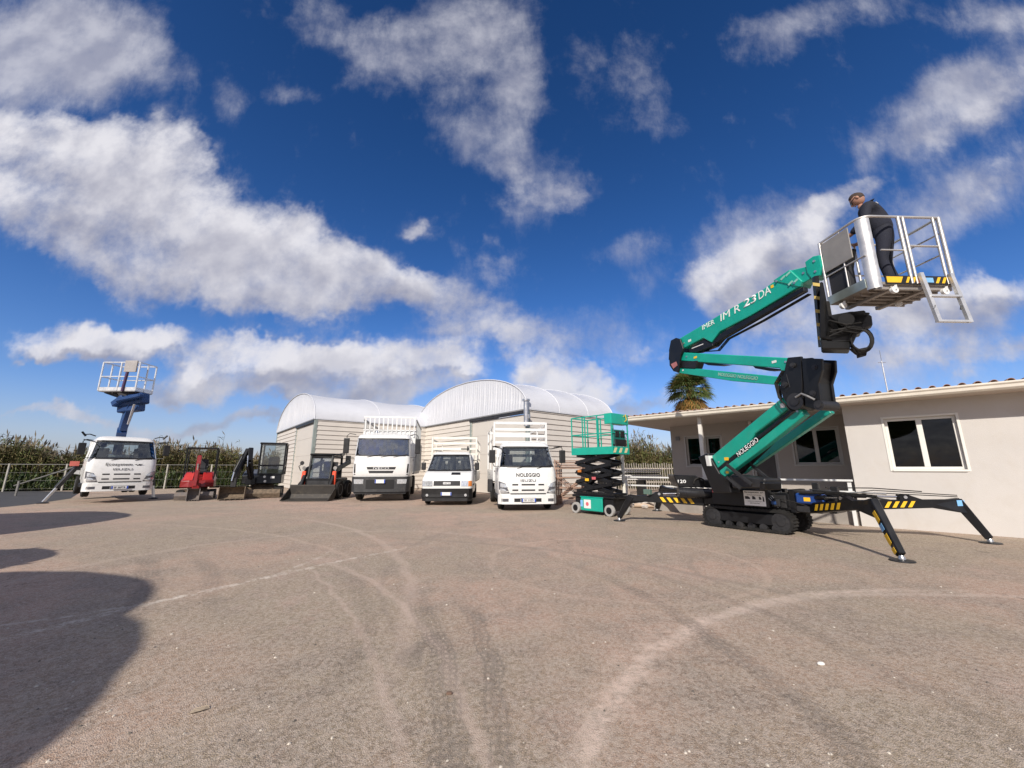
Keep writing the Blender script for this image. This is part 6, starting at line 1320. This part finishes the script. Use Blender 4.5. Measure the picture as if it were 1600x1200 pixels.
for sg in (-1, 1):
    w0 = V3((.17 if sg > 0 else -.19, -.39, 1.05)); ellips(w0 + V3((0, -.045, -.01)), (.040, .055, .018), 10, 6)
    for f_ in range(4):
        b0 = w0 + V3(((f_-1.5)*.019, -.09, -.008)); L_ = (.065, .075, .07, .055)[f_]
        mb.tube([b0, b0 + V3((0, -L_*.5, -.006)), b0 + V3((0, -L_*.75, -.028)), b0 + V3((0, -L_*.7, -.05))], .0095, 7, r2=.007)
    mb.tube([w0 + V3((-sg*.03, -.02, -.005)), w0 + V3((-sg*.055, -.05, -.015)), w0 + V3((-sg*.05, -.085, -.025))], .012, 7, r2=.009)
tmp = mb.build('tmp', SKIN)
bm = bmesh.new(); bm.from_mesh(body.data); bm.from_mesh(tmp.data); bm.to_mesh(body.data); bm.free(); bpy.data.objects.remove(tmp)
tr = sc(legs, 1.10); tr[4] = (tr[4][0], .03, .03); tr[8] = (tr[8][0], .03, .03)
trz = skin_mesh('trousers', [tr[0], tr[1], tr[2], (V3((.12, .04, .09)), .066, .066), tr[5], tr[6], (V3((-.13, .08, .09)), .066, .066), J(0, .045, 1.10, .172, .14), J(0, .03, 1.22, .17, .135)], [(0,1),(1,2),(2,3),(0,4),(4,5),(5,6),(0,7),(7,8)], CLOTH, man)
jk = skin_mesh('jacket', [J(0, .05, .93, .20, .175), J(0, .02, 1.18, .20, .165), J(0, -.035, 1.36, .225, .175), J(0, -.085, 1.49, .18, .15), J(0, -.125, 1.565, .082, .082), J(.20, -.07, 1.45, .085), J(.28, -.10, 1.20, .070), J(.205, -.31, 1.065, .052), J(-.20, -.07, 1.45, .085), J(-.30, -.08, 1.20, .070), J(-.225, -.29, 1.055, .052)],
               [(0,1),(1,2),(2,3),(3,4),(2,5),(5,6),(6,7),(2,8),(8,9),(9,10)], CLOTH, man)
mb = MB()
for x0, y0 in ((.12, -.04), (-.14, .0)): mb.loft([[(x0+math.cos(a)*.052*k, y0+math.sin(a)*.13*k - (0 if z > .06 else .02), z) for a in [2*math.pi*j/14 for j in range(14)]] for z, k in ((0, 1), (.03, 1.02), (.07, .85), (.12, .55))])
mb.build('shoes', mat('black_boot', (.015, .014, .014), .6), man)
mb = MB(); mb.prism([(-.11, .128, 1.50), (.11, .128, 1.50), (.11, .122, 1.535), (-.11, .122, 1.535)], (0, -.06, 0)) if False else mb.prism([(-.12, .062, 1.475), (.12, .062, 1.475), (.12, .040, 1.515), (-.12, .040, 1.515)], (0, .014, 0)); mb.build('jacket_print', mat('pale_print', (.6, .6, .6), .6), man)
mb = MB()
def hairfn(p):
    q = headfn(p); k = 1.06 if (p.z > .28 and p.y > -.75) or (p.y > .05 and p.z > -.45) else .9
    return q*k
ellips(HC + V3((0, .004, .006)), (.078, .098, .120), 18, 14, hairfn); mb.v = [tiltm @ p for p in mb.v]; mb.build('hair', mat('short_brown_hair', (.045, .028, .02), .8, var=.3, bump=.4), man)
mb = MB()
for sg in (-1, 1): mb.prism([HC + V3((sg*.012, -.104, .02)), HC + V3((sg*.062, -.090, .022)), HC + V3((sg*.060, -.088, -.010)), HC + V3((sg*.024, -.102, -.014))], (0, -.005, 0)); mb.bar(HC + V3((sg*.06, -.092, .016)), HC + V3((sg*.086, .0, .014)), .006, .008)
mb.bar(HC + V3((-.014, -.108, .016)), HC + V3((.014, -.108, .016)), .006, .006); mb.v = [tiltm @ p for p in mb.v]; mb.build('sunglasses', mat('black_glasses', (.01, .01, .01), .15), man)

# ---------------------------------------------------------------- green scissor lift
sl = thing('scissor_lift', 'teal green scissor lift with black scissor arms parked beside the white truck', 'scissor lift', (G(958, 808)), 0)
pa, pb, pc2 = G(950, 808), G(906, 803), G(988, 799)
ax_ = (pa - pb); ax_.z = 0; ang = math.atan2(ax_.y, ax_.x); sl.rotation_euler = (0, 0, ang)
# local: origin = near wheel corner, length runs to -x, width to +y
SLn, SWd = 1.62, .80
mb = MB(); mb.box(-SLn+.1, -.02, .06, SWd-.04, .14, .50); mb.box(-SLn, .06, .02, SWd, .50, .58); mb.build('base_frame', BLKP, sl, bevel=.02)
mb = MB(); mb.box(-SLn+.38, -.38, .0, .055, .10, .50); mb.box(-SLn+.34, -.34, .005, .06, .50, .54); cv = mb.build('battery_cover', TEAL, sl, bevel=.02)
mb = MB(); mb.box(-1.10, -.82, -.004, -.001, .18, .44); st_ = mb.build('white_label', PLATE, cv)
mb = MB(); mb.lathe([(.06, 0), (.06, .003)], 14, M=Matrix.Translation((-.96, -.0045, .31)) @ rotm(R(90))); mb.build('red_mark', mat('pink_red_mark', (.6, .12, .14), .5), st_)
mb = MB(); mb.box(-1.18, -.70, -.003, -.0005, .44, .49) if False else mb.box(-1.24, -1.14, -.003, -.001, .22, .42); mb.build('blue_mark', LBLUE, cv)
for x in (-SLn+.18, -.12):
    for y in (.02, SWd-.02):
        M = Matrix.Translation((x, y, .17)) @ rotm(R(90)); mb = MB(); mb.lathe([(.12, -.05), (.165, -.05), (.17, -.035), (.17, .035), (.165, .05), (.12, .05)], 24, M=M); wh = mb.build('wheel', mat('grey_tyre', (.36, .35, .33), .7), sl)
        mb = MB(); mb.lathe([(.04, -.056), (.09, -.053), (.12, -.045), (.12, .045), (.09, .053), (.04, .056)], 18, M=M); mb.build('hub', BLKP, wh)
mb = MB(); mb.box(-SLn+.02, .02, .08, SWd-.08, .59, .66); mb.build('scissor_base', BLKP, sl)
z0_, nl, lh = .66, 4, .30
for k in range(nl):
    za, zb = z0_ + k*lh, z0_ + (k+1)*lh
    for y in (.14, .60):
        for s_ in (0, 1):
            xa, xb = (-SLn+.12, -.10) if s_ == 0 else (-.10, -SLn+.12)
            mb = MB(); mb.bar((xa, y + .055*s_, za+.02), (xb, y + .055*s_, zb-.02), .05, .11); mb.build('scissor_arm', BLKP, sl, bevel=.008)
    for x, z in ((-SLn+.12, zb), (-.10, zb), (-SLn/2, (za+zb)/2)):
        mb = MB(); mb.tube([(x, .10, z), (x, .70, z)], .028, 8); mb.build('cross_tube', BLKP, sl)
mb = MB(); mb.tube([(-SLn+.25, .38, .75), (-.5, .38, 1.35)], .06, 12); mb.build('lift_cylinder', BLKP, sl)
for x, z, m_ in ((-1.30, 1.32, AMBER), (-1.0, 1.05, YEL), (-.72, 1.10, mat('pink_red_mark', (.6, .12, .14), .5))):
    mb = MB(); mb.box(x-.07, x+.07, .06, .085, z-.04, z+.04); mb.build('safety_sticker', m_, sl)
zp = z0_ + nl*lh
PX = -SLn+.10
mb = MB(); mb.box(PX-.0, .10, .0, SWd+.02, zp+.0, zp+.05); mb.box(PX, .10, -.02, .0, zp-.03, zp+.20); mb.box(.10, .125, -.02, SWd+.04, zp-.03, zp+.20); mb.box(PX-.025, PX, -.02, SWd+.04, zp-.03, zp+.20); mb.box(PX, .10, SWd+.02, SWd+.04, zp-.03, zp+.20); pf_ = mb.build('platform', TEAL, sl, bevel=.004)
mb = MB(); zt = zp + 1.19
for y in (0, SWd+.02):
    for x in (PX, -1.05, -.95, -.45, .10): mb.bar((x, y, zp+.06), (x, y, zt), .035, .035)
    for z in (zp+.62, zt): mb.bar((PX, y, z), (.10, y, z), .035, .035)
for x in (PX, .10):
    for z in (zp+.62, zt): mb.bar((x, 0, z), (x, SWd+.02, z), .035, .035)
mb.build('guard_rails', TEAL, sl, bevel=.004)
mb = MB(); mb.box(-.14, .135, -.03, SWd+.05, zt-.30, zt+.03); mb.build('top_panel', TEAL, sl, bevel=.02, seg=2)
mb = MB(); mb.box(-.02, .10, .1, SWd-.1, zp+.25, zp+.72); mb.build('control_panel', mat('dark_teal_panel', (.01, .12, .10), .4), sl, bevel=.02)
mb = MB(); mb.box(.102, .13, .16, .36, zp+.50, zp+.68); mb.box(.102, .13, .42, .62, zp+.50, zp+.68); mb.box(.04, .135, .12, .68, zp+.22, zp+.42); mb.build('control_box', BLACK, sl, bevel=.01)
mb = MB()
for k in range(3): stripes(mb, (.127, -.0+k*.28, zp+.09), (.127, .26+k*.28, zp+.09), .15, 1, (1, 0, 0), lean=.6, duty=.45)
mb.build('hazard_stripes', mat('pale_yellow', (.7, .6, .35), .5), pf_)
mb = MB(); mb.tube([(.13, .6, zt-.05), (.2, .62, zt+.02), (.2, .66, zt-.15), (.13, .66, zt-.2)], .015, 6); mb.build('cable', YEL, sl)

# ---------------------------------------------------------------- things around the scissor lift
pp_ = W(974, 745, 13.4)
wp = thing('white_post', 'upright white steel post right behind the green scissor lift', 'post', (pp_.x, pp_.y, 0))
mb = MB(); mb.tube([(0, 0, 0), (0, 0, 2.15)], .055, 8); mb.build('pole', CREAM, wp); mb = MB()
for z in (.5, .9, 1.3, 1.7): mb.box(-.07, .07, -.02, .02, z, z+.03)
mb.build('bracket', STEEL, wp)
sc_ = W(887, 760, 15.5)
sf = thing('scaffold_frames', 'stack of rusty brown scaffold frames leaning between white truck and scissor lift', 'scaffolding', (sc_.x, sc_.y, 0), R(-12))
for k in range(5):
    y = k*.16; mb = MB(); x0, x1 = -.5 + k*.05, .55 + k*.05; h = 1.75 - .06*k
    for x in (x0, x1): mb.tube([(x, y, 0), (x, y+.12, h)], .028, 8)
    for z in (.25, .65, 1.05, 1.4, h-.05): mb.tube([(x0, y+.12*z/h, z), (x1, y+.12*z/h, z)], .022, 6)
    mb.tube([(x0, y+.01, .25), (x1, y+.08, 1.05)], .016, 6); mb.tube([(x1, y+.01, .25), (x0, y+.08, 1.05)], .016, 6)
    mb.build('frame', RUST if k % 2 else mat('pale_rust', (.36, .24, .18), .8, var=.3), sf)
bs = W(1012, 750, 16.5)
WB = mat('white_board', (.72, .70, .68), .6, dirt=.2)
st2 = thing('board_stack', 'stack of long white boards on trestles behind the green scissor lift', 'boards', (bs.x, bs.y, 0), R(8))
for k in range(6):
    mb = MB(); mb.box(-2.6, .35 + .05*(k % 3), -.4, .4, .95 + k*.075, .995 + k*.075); mb.build('board', WB if k != 3 else DGREY, st2, bevel=.006)
for x in (-2.0, -.3):
    mb = MB(); mb.box(x-.05, x+.05, -.35, .35, 0, .94); mb.build('trestle', DGREY, st2)
rb = W(1030, 770, 14.2)
mb = MB(); random.seed(9)
for k in range(60):
    x, y = random.gauss(0, .8), random.gauss(.3, .4); z = max(0, .42 - .3*abs(x)*.6 - .3*abs(y-.3)) * random.random(); s_ = random.uniform(.07, .2)
    mb.box(-s_, s_, -s_*.6, s_*.6, -.04, .05, 0, M=Matrix.Translation((x, y, z+.05)) @ rotm(random.uniform(-.5, .5), random.uniform(-.5, .5), random.uniform(0, 3)))
o = mb.build('rubble_heap', mat('pale_rubble', (.66, .60, .55), .9, var=.25, vscale=2), bevel=.01); o.location = (rb.x+.2, rb.y+.4, 0); tag(o, 'heap of pale broken slabs behind the left outrigger', 'rubble', kind='stuff')
lg_ = G(1050, 800)
mb = MB(); mb.tube([(-1.1, .25, .09), (0, 0, .085), (1.2, -.15, .08)], .075, 10); o = mb.build('timber_log', mat('bare_timber', (.52, .40, .30), .85, var=.2, bump=.4)); o.location = (lg_.x+.3, lg_.y+1.2, 0); tag(o, 'pale bare log lying on the ground under the left outrigger', 'log')
